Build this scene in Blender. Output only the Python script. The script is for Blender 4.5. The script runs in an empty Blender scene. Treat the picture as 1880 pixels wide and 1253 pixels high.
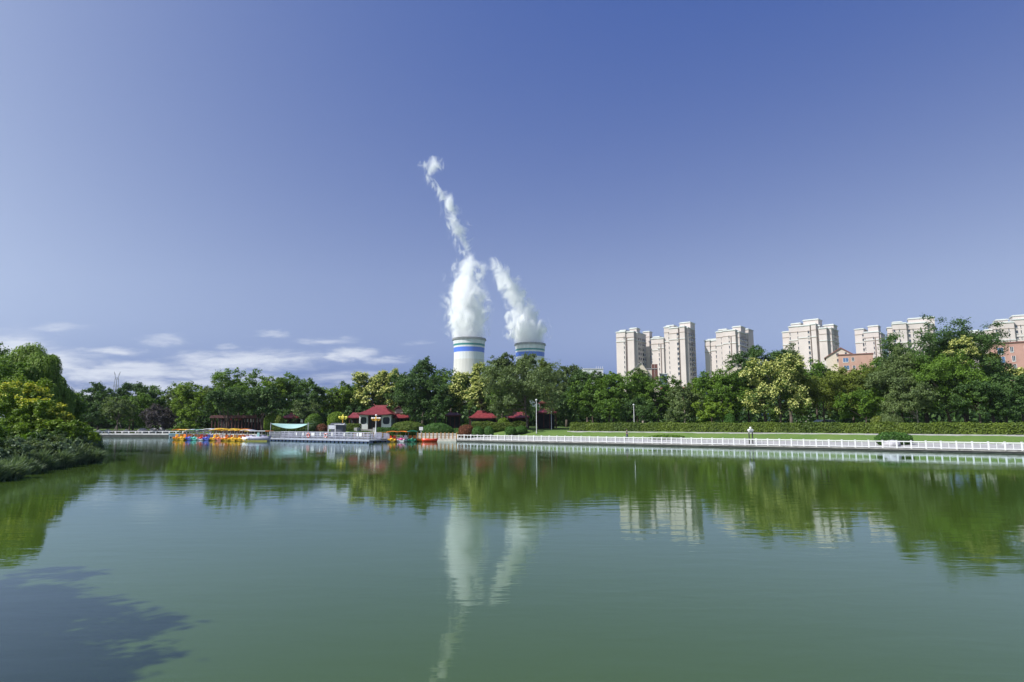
import bpy, math, random
import numpy as np
from mathutils import Vector, Matrix
R = math.radians
SC = bpy.context.scene
COL = SC.collection

# ------------------------------------------------------------------ camera, sky, sun, exposure
F, CX, CY, H0 = 1100.0, 940.0, 626.5, 3.0
PITCH = math.atan(149.5 / F)
cam = bpy.data.cameras.new('camera'); camo = bpy.data.objects.new('camera', cam); COL.objects.link(camo)
cam.sensor_width = 36; cam.lens = F / 1880 * 36; cam.clip_end = 9000; cam.clip_start = .1
camo.location = (0, 0, H0); camo.rotation_euler = (math.pi / 2 + PITCH, 0, 0)
SC.camera = camo

SUN_EL = 44.0
SUN_AZ = (-.90, -.43)                      # horizontal direction towards the sun
sl = bpy.data.lights.new('sun', 'SUN'); so = bpy.data.objects.new('sun', sl); COL.objects.link(so)
sl.energy = 4.2; sl.angle = R(.55); sl.color = (1, .98, .95)
sd = Vector((SUN_AZ[0], SUN_AZ[1], 0)).normalized() * math.cos(R(SUN_EL)) + Vector((0, 0, math.sin(R(SUN_EL))))
so.rotation_euler = sd.to_track_quat('Z', 'Y').to_euler()
so.location = sd * 200

W = bpy.data.worlds.new('World'); SC.world = W; W.use_nodes = True
wt = W.node_tree; wt.nodes.clear()

def N(tree, t, **kw):
    n = tree.nodes.new(t)
    for k, v in kw.items():
        if k == 'inp':
            for a, b in v.items(): n.inputs[a].default_value = b
        else: setattr(n, k, v)
    return n
def math_(tree, op, a, b=None, c=None, clamp=False):
    n = tree.nodes.new('ShaderNodeMath'); n.operation = op; n.use_clamp = clamp
    for i, v in enumerate((a, b, c)):
        if v is None: continue
        if isinstance(v, (int, float)): n.inputs[i].default_value = v
        else: tree.links.new(v, n.inputs[i])
    return n.outputs[0]
def mapr(tree, v, a, b, c, d, smooth=True):
    n = tree.nodes.new('ShaderNodeMapRange'); n.interpolation_type = 'SMOOTHSTEP' if smooth else 'LINEAR'
    tree.links.new(v, n.inputs[0])
    for i, x in enumerate((a, b, c, d)): n.inputs[i + 1].default_value = x
    return n.outputs[0]
def rgbmix(tree, f, a, b, blend='MIX'):
    n = tree.nodes.new('ShaderNodeMix'); n.data_type = 'RGBA'; n.blend_type = blend
    for i, v in ((0, f), (6, a), (7, b)):
        if isinstance(v, (int, float)): n.inputs[i].default_value = v
        elif isinstance(v, tuple): n.inputs[i].default_value = (*v, 1)
        else: tree.links.new(v, n.inputs[i])
    return n.outputs[2]

def ray(px, py):                                # pixel of the photograph -> (x/y, z/y)
    u = (px - CX) / F; v = (CY - py) / F
    d = math.cos(PITCH) - v * math.sin(PITCH)
    return u / d, (math.sin(PITCH) + v * math.cos(PITCH)) / d

sky = N(wt, 'ShaderNodeTexSky', sky_type='NISHITA', sun_disc=False)
sky.sun_elevation = R(SUN_EL); sky.sun_rotation = math.atan2(SUN_AZ[0], SUN_AZ[1])
sky.altitude = 50; sky.air_density = .7; sky.dust_density = 5; sky.ozone_density = 2
tc = N(wt, 'ShaderNodeTexCoord'); sx = N(wt, 'ShaderNodeSeparateXYZ'); wt.links.new(tc.outputs['Generated'], sx.inputs[0])
ysafe = math_(wt, 'MAXIMUM', sx.outputs[1], .02)
cu = math_(wt, 'DIVIDE', sx.outputs[0], ysafe); ce = math_(wt, 'DIVIDE', sx.outputs[2], ysafe)
cc = N(wt, 'ShaderNodeCombineXYZ'); wt.links.new(cu, cc.inputs[0]); wt.links.new(ce, cc.inputs[1])
mp = N(wt, 'ShaderNodeMapping'); mp.inputs['Scale'].default_value = (7, 38, 1); wt.links.new(cc.outputs[0], mp.inputs[0])
nz = N(wt, 'ShaderNodeTexNoise', inp={'Scale': 1.0, 'Detail': 7, 'Roughness': .58, 'Distortion': .5}); wt.links.new(mp.outputs[0], nz.inputs[0])
mp2 = N(wt, 'ShaderNodeMapping'); mp2.inputs['Scale'].default_value = (22, 110, 1); wt.links.new(cc.outputs[0], mp2.inputs[0])
nz2 = N(wt, 'ShaderNodeTexNoise', inp={'Scale': 1.0, 'Detail': 6, 'Roughness': .6, 'Distortion': .8}); wt.links.new(mp2.outputs[0], nz2.inputs[0])
warp = N(wt, 'ShaderNodeTexNoise', inp={'Scale': 1.0, 'Detail': 5, 'Roughness': .6}); wm = N(wt, 'ShaderNodeMapping'); wm.inputs['Scale'].default_value = (9, 30, 1); wt.links.new(cc.outputs[0], wm.inputs[0]); wt.links.new(wm.outputs[0], warp.inputs[0])
ws = N(wt, 'ShaderNodeSeparateColor'); wt.links.new(warp.outputs['Color'], ws.inputs[0])
cu = math_(wt, 'ADD', cu, math_(wt, 'MULTIPLY', math_(wt, 'SUBTRACT', ws.outputs[0], .5), .16)); ce = math_(wt, 'ADD', ce, math_(wt, 'MULTIPLY', math_(wt, 'SUBTRACT', ws.outputs[1], .5), .034))
CLOUDS = [(-40, 650, 150, 42, 1.5), (70, 672, 120, 36, 1.3), (150, 690, 120, 26, 1.1), (200, 644, 66, 8, 1.05), (303, 622, 52, 13, .8), (300, 684, 230, 20, 1.0), (250, 670, 90, 12, .9),
          (450, 662, 150, 22, 1.25), (380, 652, 90, 14, 1.05), (488, 614, 38, 6, .72), (650, 648, 60, 10, 1.1), (612, 655, 30, 10, 1.1), (600, 625, 70, 10, .8), (715, 657, 55, 8, 1.05), (620, 690, 130, 14, .7), (150, 735, 1000, 50, .85), (700, 698, 150, 16, .75), (360, 700, 260, 26, .95),
          (100, 603, 80, 9, .65), (770, 628, 36, 6, .5), (60, 720, 300, 26, .9), (430, 632, 40, 6, .62), (560, 700, 200, 14, .6)]
acc = None
for (px, py, rx, ry, w) in CLOUDS:
    u0, e0 = ray(px, py); u1, e1 = ray(px + rx, py - ry)
    a = math_(wt, 'DIVIDE', math_(wt, 'SUBTRACT', cu, u0), abs(u1 - u0)); b = math_(wt, 'DIVIDE', math_(wt, 'SUBTRACT', ce, e0), abs(e1 - e0))
    r2 = math_(wt, 'ADD', math_(wt, 'MULTIPLY', a, a), math_(wt, 'MULTIPLY', b, b))
    g = math_(wt, 'MULTIPLY', math_(wt, 'EXPONENT', math_(wt, 'MULTIPLY', r2, -1.0)), w)
    acc = g if acc is None else math_(wt, 'MAXIMUM', acc, g)
nn = math_(wt, 'ADD', math_(wt, 'MULTIPLY', math_(wt, 'SUBTRACT', nz.outputs[0], .5), 1.9), math_(wt, 'MULTIPLY', math_(wt, 'SUBTRACT', nz2.outputs[0], .5), 1.0))
cd = math_(wt, 'ADD', acc, math_(wt, 'MULTIPLY', nn, math_(wt, 'ADD', acc, .1)))
front = mapr(wt, sx.outputs[1], .05, .15, 0, 1)
cden = math_(wt, 'MULTIPLY', mapr(wt, cd, .18, 1.3, 0, .88), front)
sep = N(wt, 'ShaderNodeSeparateColor'); wt.links.new(sky.outputs[0], sep.inputs[0]); cmb = N(wt, 'ShaderNodeCombineColor')
G_ = math_(wt, 'MULTIPLY', math_(wt, 'POWER', math_(wt, 'MULTIPLY', sep.outputs[1], .12), 1.62), 2.36)      # contrast of the photographed sky
G_ = math_(wt, 'MAXIMUM', math_(wt, 'MINIMUM', G_, .60), .06)
for i_, (k_, o_) in enumerate(((.92, -.047), (1.0, -.012), (.93, .188))):
    wt.links.new(math_(wt, 'MAXIMUM', math_(wt, 'MULTIPLY', math_(wt, 'MULTIPLY_ADD', G_, k_, o_), 1 / .12), .02), cmb.inputs[i_])
skc = cmb.outputs[0]
skc = rgbmix(wt, cden, skc, (4.6, 4.8, 5.4))
bg = N(wt, 'ShaderNodeBackground'); bg.inputs[1].default_value = .12; wt.links.new(skc, bg.inputs[0])
wo = N(wt, 'ShaderNodeOutputWorld'); wt.links.new(bg.outputs[0], wo.inputs[0])

SC.view_settings.view_transform = 'Standard'; SC.view_settings.look = 'None'; SC.view_settings.gamma = 1
SC.view_settings.exposure = 0.5
cy = SC.cycles
cy.use_denoising = True
cy.max_bounces = 14; cy.diffuse_bounces = 3; cy.glossy_bounces = 3; cy.transmission_bounces = 4; cy.transparent_max_bounces = 8
cy.volume_bounces = 14; cy.volume_step_rate = 1.0; cy.volume_max_steps = 256
cy.sample_clamp_indirect = 6.0

# ------------------------------------------------------------------ helpers
def at(px, py, Y):
    u, e = ray(px, py); return Vector((u * Y, Y, H0 + e * Y))
def zpy(py, Y): return H0 + ray(CX, py)[1] * Y
def xpx(px, Y, z=1.5):
    return (px - CX) / F * (Y * math.cos(PITCH) + (z - H0) * math.sin(PITCH))
def ywater(py, z=0.0): return (H0 - z) / -ray(CX, py)[1]

class MB:
    def __init__(s): s.v = []; s.f = []; s.sm = []
    def add(s, vs, fs, smooth=False):
        o = len(s.v); s.v += [tuple(a) for a in vs]; s.f += [tuple(i + o for i in f) for f in fs]; s.sm += [smooth] * len(fs); return s
    def box(s, x0, x1, y0, y1, z0, z1, rz=0, c=None):
        vs = [(x, y, z) for z in (z0, z1) for x, y in ((x0, y0), (x1, y0), (x1, y1), (x0, y1))]
        if rz:
            if c is None: c = ((x0 + x1) / 2, (y0 + y1) / 2)
            ca, sa = math.cos(rz), math.sin(rz)
            vs = [(c[0] + (x - c[0]) * ca - (y - c[1]) * sa, c[1] + (x - c[0]) * sa + (y - c[1]) * ca, z) for x, y, z in vs]
        return s.add(vs, [(0, 3, 2, 1), (4, 5, 6, 7), (0, 1, 5, 4), (1, 2, 6, 5), (2, 3, 7, 6), (3, 0, 4, 7)])
    def tube(s, p0, p1, r0, r1=None, n=6, cap=True):
        p0, p1 = Vector(p0), Vector(p1); r1 = r0 if r1 is None else r1
        d = (p1 - p0); q = d.to_track_quat('Z', 'Y') if d.length > 1e-6 else Matrix.Identity(3).to_quaternion()
        vs = []
        for p, r in ((p0, r0), (p1, r1)):
            for i in range(n):
                a = 2 * math.pi * i / n; vs.append(p + q @ Vector((r * math.cos(a), r * math.sin(a), 0)))
        fs = [(i, (i + 1) % n, n + (i + 1) % n, n + i) for i in range(n)]
        s.add(vs, fs, n > 5)
        if cap: o = len(s.v) - 2 * n; s.f += [tuple(o + i for i in range(n - 1, -1, -1)), tuple(o + n + i for i in range(n))]; s.sm += [False, False]
        return s
    def path(s, pts, rad, n=7):
        for i in range(len(pts) - 1): s.tube(pts[i], pts[i + 1], rad[i], rad[i + 1], n, cap=(i == 0 or i == len(pts) - 2))
        return s
    def lathe(s, prof, n=24, c=(0, 0, 0), cap=True):
        vs = [(c[0] + r * math.cos(2 * math.pi * i / n), c[1] + r * math.sin(2 * math.pi * i / n), c[2] + z) for r, z in prof for i in range(n)]
        fs = [(k * n + i, k * n + (i + 1) % n, (k + 1) * n + (i + 1) % n, (k + 1) * n + i) for k in range(len(prof) - 1) for i in range(n)]
        s.add(vs, fs, True)
        if cap:
            o = len(s.v) - len(vs); s.f += [tuple(o + i for i in range(n - 1, -1, -1)), tuple(o + (len(prof) - 1) * n + i for i in range(n))]; s.sm += [False, False]
        return s
    def ball(s, c, r, n=12, sz=1.0, m=7):
        prof = [(max(.001, r * math.sin(math.pi * k / m)), -r * sz * math.cos(math.pi * k / m)) for k in range(m + 1)]
        return s.lathe(prof, n, c, cap=False)
    def torus(s, c, Rr, r, axis='y', n=16, m=6):
        vs = []
        for i in range(n):
            a = 2 * math.pi * i / n
            for j in range(m):
                b = 2 * math.pi * j / m; rr = Rr + r * math.cos(b); h = r * math.sin(b)
                p = (rr * math.cos(a), h, rr * math.sin(a)) if axis == 'y' else (rr * math.cos(a), rr * math.sin(a), h)
                vs.append((c[0] + p[0], c[1] + p[1], c[2] + p[2]))
        fs = [(i * m + j, ((i + 1) % n) * m + j, ((i + 1) % n) * m + (j + 1) % m, i * m + (j + 1) % m) for i in range(n) for j in range(m)]
        return s.add(vs, fs, True)
    def prism(s, poly, z0, z1):
        n = len(poly); vs = [(x, y, z0) for x, y in poly] + [(x, y, z1) for x, y in poly]
        return s.add(vs, [tuple(range(n - 1, -1, -1)), tuple(range(n, 2 * n))] + [(i, (i + 1) % n, n + (i + 1) % n, n + i) for i in range(n)])
    def prism_y(s, poly, y0, y1):                # polygon in x,z extruded along y
        n = len(poly); vs = [(x, y0, z) for x, z in poly] + [(x, y1, z) for x, z in poly]
        return s.add(vs, [tuple(range(n)), tuple(range(2 * n - 1, n - 1, -1))] + [(i, n + i, n + (i + 1) % n, (i + 1) % n) for i in range(n)])
    def build(s, name, m, parent=None, bevel=0):
        me = bpy.data.meshes.new(name); me.from_pydata(s.v, [], s.f); me.polygons.foreach_set('use_smooth', s.sm); me.update()
        me.materials.append(m); o = bpy.data.objects.new(name, me); COL.objects.link(o)
        if parent: o.parent = parent
        if bevel: b = o.modifiers.new('b', 'BEVEL'); b.width = bevel; b.segments = 2; b.limit_method = 'ANGLE'
        return o

def tag(o, label=None, cat=None, group=None, kind=None):
    if label: o['label'] = label
    if cat: o['category'] = cat
    if group: o['group'] = group
    if kind: o['kind'] = kind
    return o
def empty(name, loc, rz=0, label=None, cat=None, group=None):
    o = bpy.data.objects.new(name, None); COL.objects.link(o); o.location = loc; o.rotation_euler = (0, 0, rz); o.empty_display_size = .3
    return tag(o, label, cat, group)
KIDS = {}
def copy_tree(o, parent=None):
    c = o.copy(); COL.objects.link(c); c.parent = parent
    for ch in list(o.children): copy_tree(ch, c)
    return c

# ------------------------------------------------------------------ materials
MATS = {}
def mat(name, col, rough=.6, var=.12, vs=1.5, metal=0, bump=0, bs=8, spec=.5, stain=None):
    if name in MATS: return MATS[name]
    m = bpy.data.materials.new(name); m.use_nodes = True; t = m.node_tree; b = t.nodes['Principled BSDF']
    b.inputs['Roughness'].default_value = rough; b.inputs['Metallic'].default_value = metal; b.inputs['Specular IOR Level'].default_value = spec
    c = N(t, 'ShaderNodeTexCoord')
    n = N(t, 'ShaderNodeTexNoise', inp={'Scale': vs, 'Detail': 5, 'Roughness': .6}); t.links.new(c.outputs['Object'], n.inputs[0])
    lo = tuple(x * (1 - var) for x in col); hi = tuple(min(1, x * (1 + var)) for x in col)
    out = rgbmix(t, mapr(t, n.outputs[0], .3, .7, 0, 1), lo, hi)
    if stain:
        mp = N(t, 'ShaderNodeMapping'); mp.inputs['Scale'].default_value = (stain[1], stain[1], stain[1] * .12); t.links.new(c.outputs['Object'], mp.inputs[0])
        n3 = N(t, 'ShaderNodeTexNoise', inp={'Scale': 1, 'Detail': 4}); t.links.new(mp.outputs[0], n3.inputs[0])
        out = rgbmix(t, mapr(t, n3.outputs[0], .52, .75, 0, stain[2]), out, stain[0])
    t.links.new(out, b.inputs['Base Color'])
    if bump:
        n2 = N(t, 'ShaderNodeTexNoise', inp={'Scale': bs, 'Detail': 4}); t.links.new(c.outputs['Object'], n2.inputs[0])
        bp = N(t, 'ShaderNodeBump', inp={'Strength': .6, 'Distance': bump}); t.links.new(n2.outputs[0], bp.inputs['Height']); t.links.new(bp.outputs[0], b.inputs['Normal'])
    MATS[name] = m; return m
def leafmat(name, dark, light, trans=.28, rough=.55):
    if name in MATS: return MATS[name]
    m = bpy.data.materials.new(name); m.use_nodes = True; t = m.node_tree; b = t.nodes['Principled BSDF']
    a = N(t, 'ShaderNodeAttribute', attribute_name='tint')
    c = rgbmix(t, a.outputs['Fac'], dark, light); t.links.new(c, b.inputs['Base Color'])
    b.inputs['Roughness'].default_value = rough; b.inputs['Specular IOR Level'].default_value = .3
    tr = N(t, 'ShaderNodeBsdfTranslucent'); c2 = rgbmix(t, 1.0, c, (1.3, 1.35, .6), 'MULTIPLY'); t.links.new(c2, tr.inputs[0])
    mx = N(t, 'ShaderNodeMixShader'); mx.inputs[0].default_value = trans
    t.links.new(b.outputs[0], mx.inputs[1]); t.links.new(tr.outputs[0], mx.inputs[2]); t.links.new(mx.outputs[0], t.nodes['Material Output'].inputs[0])
    MATS[name] = m; return m
LEAF = {
 'mid':    leafmat('leaf_mid', (0.042, 0.095, 0.011), (0.166, 0.280, 0.027)),
 'dark':   leafmat('leaf_dark', (0.027, 0.067, 0.017), (0.110, 0.190, 0.041)),
 'bright': leafmat('leaf_bright', (0.058, 0.120, 0.010), (0.254, 0.360, 0.032)),
 'grey':   leafmat('leaf_grey', (0.050, 0.084, 0.024), (0.200, 0.263, 0.088)),
 'olive':  leafmat('leaf_olive', (0.065, 0.096, 0.013), (0.221, 0.270, 0.039)),
 'purple': leafmat('leaf_purple', (0.043, 0.035, 0.043), (0.131, 0.109, 0.116)),
 'willow': leafmat('leaf_willow', (.060, .130, .015), (.270, .380, .060)),
 'gold':   leafmat('leaf_gold_tree', (0.035, 0.083, 0.018), (0.150, 0.225, 0.040)),
 'reed':   leafmat('leaf_reed', (.050, .095, .045), (.240, .310, .170)),
 'hedge':  leafmat('leaf_hedge', (.045, .085, .014), (.175, .235, .030)),
 'box':    leafmat('leaf_box', (0.032, 0.087, 0.017), (0.102, 0.217, 0.032)),
 'red':    leafmat('leaf_red', (0.102, 0.043, 0.022), (0.275, 0.102, 0.051)),
 'blossom':leafmat('blossom_yellow', (.32, .35, .07), (.70, .70, .27), trans=.2),
 'blossom2':leafmat('blossom_bright', (.40, .42, .04), (.72, .68, .10), trans=.2),
}
BARK = mat('bark', (.085, .065, .05), .9, .3, 4, bump=.02)
BARKP = mat('bark_pale', (.22, .19, .155), .9, .3, 4, bump=.02)
WHITE = mat('white_paint', (.64, .63, .62), .55, .06, 1.2, stain=((.45, .42, .38), 2.5, .35))
STONE = mat('grey_stone', (.24, .23, .21), .85, .25, 1.2, bump=.02, stain=((.09, .09, .075), 1.5, .7))
DARKST = mat('dark_wet_stone', (.045, .047, .042), .6, .35, 1.5, bump=.03)
STEEL = mat('painted_steel', (.36, .37, .42), .45, .1)
DKBLUE = mat('pontoon_blue', (.018, .04, .11), .45, .3)
DECK = mat('deck_grey', (.42, .44, .48), .7, .15)
GLASS = mat('window_glass', (.035, .045, .06), .12, .3, .3, spec=.8)
REDROOF = mat('red_roof', (.30, .035, .045), .6, .22, 3, bump=.02)
REDDARK = mat('dark_red_wood', (.07, .015, .012), .7, .3)
WOOD = mat('ochre_wood', (.32, .17, .05), .7, .25)
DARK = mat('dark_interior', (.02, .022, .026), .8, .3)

# ------------------------------------------------------------------ lake outline and ground sheet
A = Vector((-8.65, 96.4)); B = Vector((49.5, 58.8)); FD = (B - A).normalized(); FN = Vector((-FD.y, FD.x))   # embankment line, FN points inland
LAKE = [(-8.65, 96.4), (-10.5, 104), (-40, 105), (-47, 113), (-62, 124), (-95, 126), (-96, 108), (-74, 88), (-51.5, 72), (-42.5, 60), (-32, 46.5), (-28.5, 38), (-26.2, 30),
        (-20, 20), (-15.5, 12), (-12.5, 4), (-12, -40), (150, -40)] + [tuple(B + FD * k) for k in (110, 70, 30, 0)]
LP = np.array(LAKE)
def lake_d(x, y):                                   # signed distance, positive on land
    x = np.asarray(x, float); y = np.asarray(y, float); best = np.full(x.shape, 1e9); inside = np.zeros(x.shape, bool)
    for i in range(len(LP)):
        a, b = LP[i], LP[(i + 1) % len(LP)]; e = b - a
        t = np.clip(((x - a[0]) * e[0] + (y - a[1]) * e[1]) / (e @ e), 0, 1)
        best = np.minimum(best, np.hypot(x - a[0] - t * e[0], y - a[1] - t * e[1]))
        c = ((a[1] > y) != (b[1] > y)) & (x < (b[0] - a[0]) * (y - a[1]) / (b[1] - a[1] + 1e-12) + a[0]); inside ^= c
    return np.where(inside, -best, best)
def ground_z(x, y):
    d = lake_d(x, y) - .55
    z = np.interp(d, [-3, -.9, .15, 7.3, 8.3, 11.0, 30, 200], [-1.6, -1.2, .26, .55, 1.06, 1.68, 2.0, 2.2])
    zl = np.interp(d, [-3, -1.2, .9, 2.2, 6, 20, 200], [-1.6, -1.0, -.05, .35, .8, 1.3, 2.2])    # natural bank, left
    x = np.asarray(x, float); y = np.asarray(y, float)
    w = np.clip((-x - 14) / 6, 0, 1) * np.clip((92 - y) / 8, 0, 1); w = np.maximum(w, np.clip((20 - y) / 10, 0, 1))
    zq = np.interp(d, [-3, -.9, .25, 3.0, 9, 200], [-1.6, -1.2, .66, .7, 1.3, 2.2])            # far left quay
    q = np.clip((-x - 44) / 6, 0, 1)
    z = z * (1 - q) + zq * q
    return z * (1 - w) + zl * w
def gz(x, y): return float(ground_z(np.array([x]), np.array([y]))[0])

def axis(fine0, fine1, step, far0, far1):
    a = list(np.arange(fine0, fine1 + .01, step)); s = step
    while a[-1] < far1: s *= 1.35; a.append(min(a[-1] + s, far1))
    s = step; b = []
    x = fine0
    while x > far0: s *= 1.35; x = max(x - s, far0); b.append(x)
    return np.array(b[::-1] + a)
gx_, gy_ = axis(-100, 75, 1.25, -4200, 4200), axis(-5, 135, 1.25, -300, 5200)
XX, YY = np.meshgrid(gx_, gy_); ZZ = ground_z(XX, YY)
rng0 = np.random.default_rng(5); ZZ = ZZ + np.where(ZZ > .5, rng0.normal(0, .03, ZZ.shape), 0)
nx, ny = len(gx_), len(gy_)
vs = np.stack([XX.ravel(), YY.ravel(), ZZ.ravel()], 1)
idx = np.arange(nx * ny).reshape(ny, nx)
fs = np.stack([idx[:-1, :-1].ravel(), idx[:-1, 1:].ravel(), idx[1:, 1:].ravel(), idx[1:, :-1].ravel()], 1)
me = bpy.data.meshes.new('ground'); me.from_pydata(vs.tolist(), [], fs.tolist()); me.polygons.foreach_set('use_smooth', [True] * len(fs)); me.update()
GM = bpy.data.materials.new('grass_ground'); GM.use_nodes = True; t = GM.node_tree; b = t.nodes['Principled BSDF']; b.inputs['Roughness'].default_value = .95; b.inputs['Specular IOR Level'].default_value = .1
c = N(t, 'ShaderNodeTexCoord')
n1 = N(t, 'ShaderNodeTexNoise', inp={'Scale': .35, 'Detail': 6, 'Roughness': .65}); t.links.new(c.outputs['Object'], n1.inputs[0])
n2 = N(t, 'ShaderNodeTexNoise', inp={'Scale': 6, 'Detail': 4, 'Roughness': .7}); t.links.new(c.outputs['Object'], n2.inputs[0])
g1 = rgbmix(t, mapr(t, n1.outputs[0], .3, .7, 0, 1), (.085, .160, .035), (.125, .195, .045))
g2 = rgbmix(t, mapr(t, n2.outputs[0], .35, .7, 0, .5), g1, (.16, .20, .07))
n3 = N(t, 'ShaderNodeTexNoise', inp={'Scale': .12, 'Detail': 4}); t.links.new(c.outputs['Object'], n3.inputs[0])
g3 = rgbmix(t, mapr(t, n3.outputs[0], .58, .72, 0, .5), g2, (.13, .115, .06))
t.links.new(g3, b.inputs['Base Color'])
bp = N(t, 'ShaderNodeBump', inp={'Strength': .8, 'Distance': .08}); t.links.new(n2.outputs[0], bp.inputs['Height']); t.links.new(bp.outputs[0], b.inputs['Normal'])
me.materials.append(GM); o = bpy.data.objects.new('ground', me); COL.objects.link(o); tag(o, kind='structure')

# ------------------------------------------------------------------ water
WM = bpy.data.materials.new('lake_water'); WM.use_nodes = True; t = WM.node_tree; b = t.nodes['Principled BSDF']
b.inputs['Roughness'].default_value = .03; b.inputs['IOR'].default_value = 1.43; b.inputs['Specular IOR Level'].default_value = .5
c = N(t, 'ShaderNodeTexCoord')
n0 = N(t, 'ShaderNodeTexNoise', inp={'Scale': .05, 'Detail': 3}); t.links.new(c.outputs['Object'], n0.inputs[0])
t.links.new(rgbmix(t, mapr(t, n0.outputs[0], .35, .65, 0, 1), (.047, .082, .012), (.054, .089, .014)), b.inputs['Base Color'])
mA = N(t, 'ShaderNodeMapping'); mA.inputs['Scale'].default_value = (.55, 1.5, 1); t.links.new(c.outputs['Object'], mA.inputs[0])
nA = N(t, 'ShaderNodeTexNoise', inp={'Scale': 1.0, 'Detail': 3, 'Roughness': .5, 'Distortion': .3}); t.links.new(mA.outputs[0], nA.inputs[0])
mB = N(t, 'ShaderNodeMapping'); mB.inputs['Scale'].default_value = (2.2, 5.0, 1); mB.inputs['Rotation'].default_value = (0, 0, .2); t.links.new(c.outputs['Object'], mB.inputs[0])
nB = N(t, 'ShaderNodeTexNoise', inp={'Scale': 1.0, 'Detail': 3, 'Roughness': .55}); t.links.new(mB.outputs[0], nB.inputs[0])
nC = N(t, 'ShaderNodeTexNoise', inp={'Scale': .035, 'Detail': 2}); t.links.new(c.outputs['Object'], nC.inputs[0])
mD = N(t, 'ShaderNodeMapping'); mD.inputs['Scale'].default_value = (.022, .11, 1); mD.inputs['Rotation'].default_value = (0, 0, .12); t.links.new(c.outputs['Object'], mD.inputs[0])
nD = N(t, 'ShaderNodeTexNoise', inp={'Scale': 1.0, 'Detail': 5, 'Roughness': .6, 'Distortion': .6}); t.links.new(mD.outputs[0], nD.inputs[0])
t.links.new(mapr(t, nD.outputs[0], .48, .68, .02, .11), b.inputs['Roughness'])
hgt = math_(t, 'ADD', math_(t, 'MULTIPLY', nA.outputs[0], 1.0), math_(t, 'MULTIPLY', nB.outputs[0], .22))
amp = mapr(t, nC.outputs[0], .35, .65, .5, 1.3)
bp = N(t, 'ShaderNodeBump', inp={'Strength': 1.0, 'Distance': .008}); t.links.new(math_(t, 'MULTIPLY', hgt, amp), bp.inputs['Height']); t.links.new(bp.outputs[0], b.inputs['Normal'])
# turbid green lake: a diffuse body under a Fresnel mirror
df = N(t, 'ShaderNodeBsdfDiffuse'); t.links.new(b.inputs['Base Color'].links[0].from_socket, df.inputs['Color'])
gs = N(t, 'ShaderNodeBsdfGlossy', distribution='GGX'); gs.inputs['Color'].default_value = (.82, .94, 1.0, 1); t.links.new(b.inputs['Roughness'].links[0].from_socket, gs.inputs['Roughness'])
fr = N(t, 'ShaderNodeFresnel', inp={'IOR': 1.56}); t.links.new(bp.outputs[0], gs.inputs['Normal']); t.links.new(bp.outputs[0], fr.inputs['Normal'])
mx = N(t, 'ShaderNodeMixShader'); t.links.new(fr.outputs[0], mx.inputs[0]); t.links.new(df.outputs[0], mx.inputs[1]); t.links.new(gs.outputs[0], mx.inputs[2]); t.links.new(mx.outputs[0], t.nodes['Material Output'].inputs[0]); t.nodes.remove(b)
m = MB()
m.add([(-130, -60, 0), (200, -60, 0), (200, 135, 0), (-130, 135, 0)], [(0, 1, 2, 3)])
tag(m.build('water', WM), kind='structure')

# ------------------------------------------------------------------ embankment, path, balustrade, hedge
def along(p0, p1, off=0.0):
    d = (Vector(p1) - Vector(p0)).normalized(); n = Vector((-d.y, d.x)); return lambda s, o=0.0: Vector(p0) + d * s + n * (o + off)
E = lambda s, o=0.0: A + FD * s + FN * o
def strip(mb, pts0, pts1, z0, z1):                       # closed slab between two parallel polylines
    n = len(pts0)
    vs = [(p[0], p[1], z) for z in (z0, z1) for q in (pts0, pts1) for p in q]
    fs = []
    for i in range(n - 1):
        a, b_, c_, d_ = i, i + 1, n + i + 1, n + i; fs += [(a, d_, c_, b_), (2 * n + a, 2 * n + b_, 2 * n + c_, 2 * n + d_), (a, b_, 2 * n + b_, 2 * n + a), (d_, 2 * n + d_, 2 * n + c_, c_)]
    fs += [(0, 2 * n, 3 * n, n), (n - 1, 2 * n - 1, 4 * n - 1, 3 * n - 1)]
    mb.add(vs, fs)
w = empty('embankment_wall', (0, 0, 0), 0, 'long dark grey stone lake wall carrying the white balustrade', 'wall')
L_ = 100
m = MB(); strip(m, [E(0, -.05), E(L_, -.05)], [E(0, .5), E(L_, .5)], -1.5, .16); m.build('wall_face', DARKST, w)
m = MB(); strip(m, [E(0, -.16), E(L_, -.16)], [E(0, .75), E(L_, .75)], .162, .3); m.build('coping', STONE, w)
m = MB(); strip(m, [E(0, .76), E(L_, .76)], [E(0, 7.9), E(L_, 7.9)], .05, .345); m.v = [(a, b_, c_ + (.36 if i % 4 > 1 and i > 3 else 0)) for i, (a, b_, c_) in enumerate(m.v)]; PATHM = mat('pale_paving', (.36, .35, .34), .85, .15, 1.0, bump=.01)
tag(m.build('path', PATHM), kind='structure')
m = MB(); strip(m, [E(14, 10.7), E(L_, 10.7)], [E(14, 11.4), E(L_, 11.4)], 1.2, 1.62); tag(m.build('garden_path', PATHM), kind='structure')

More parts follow.
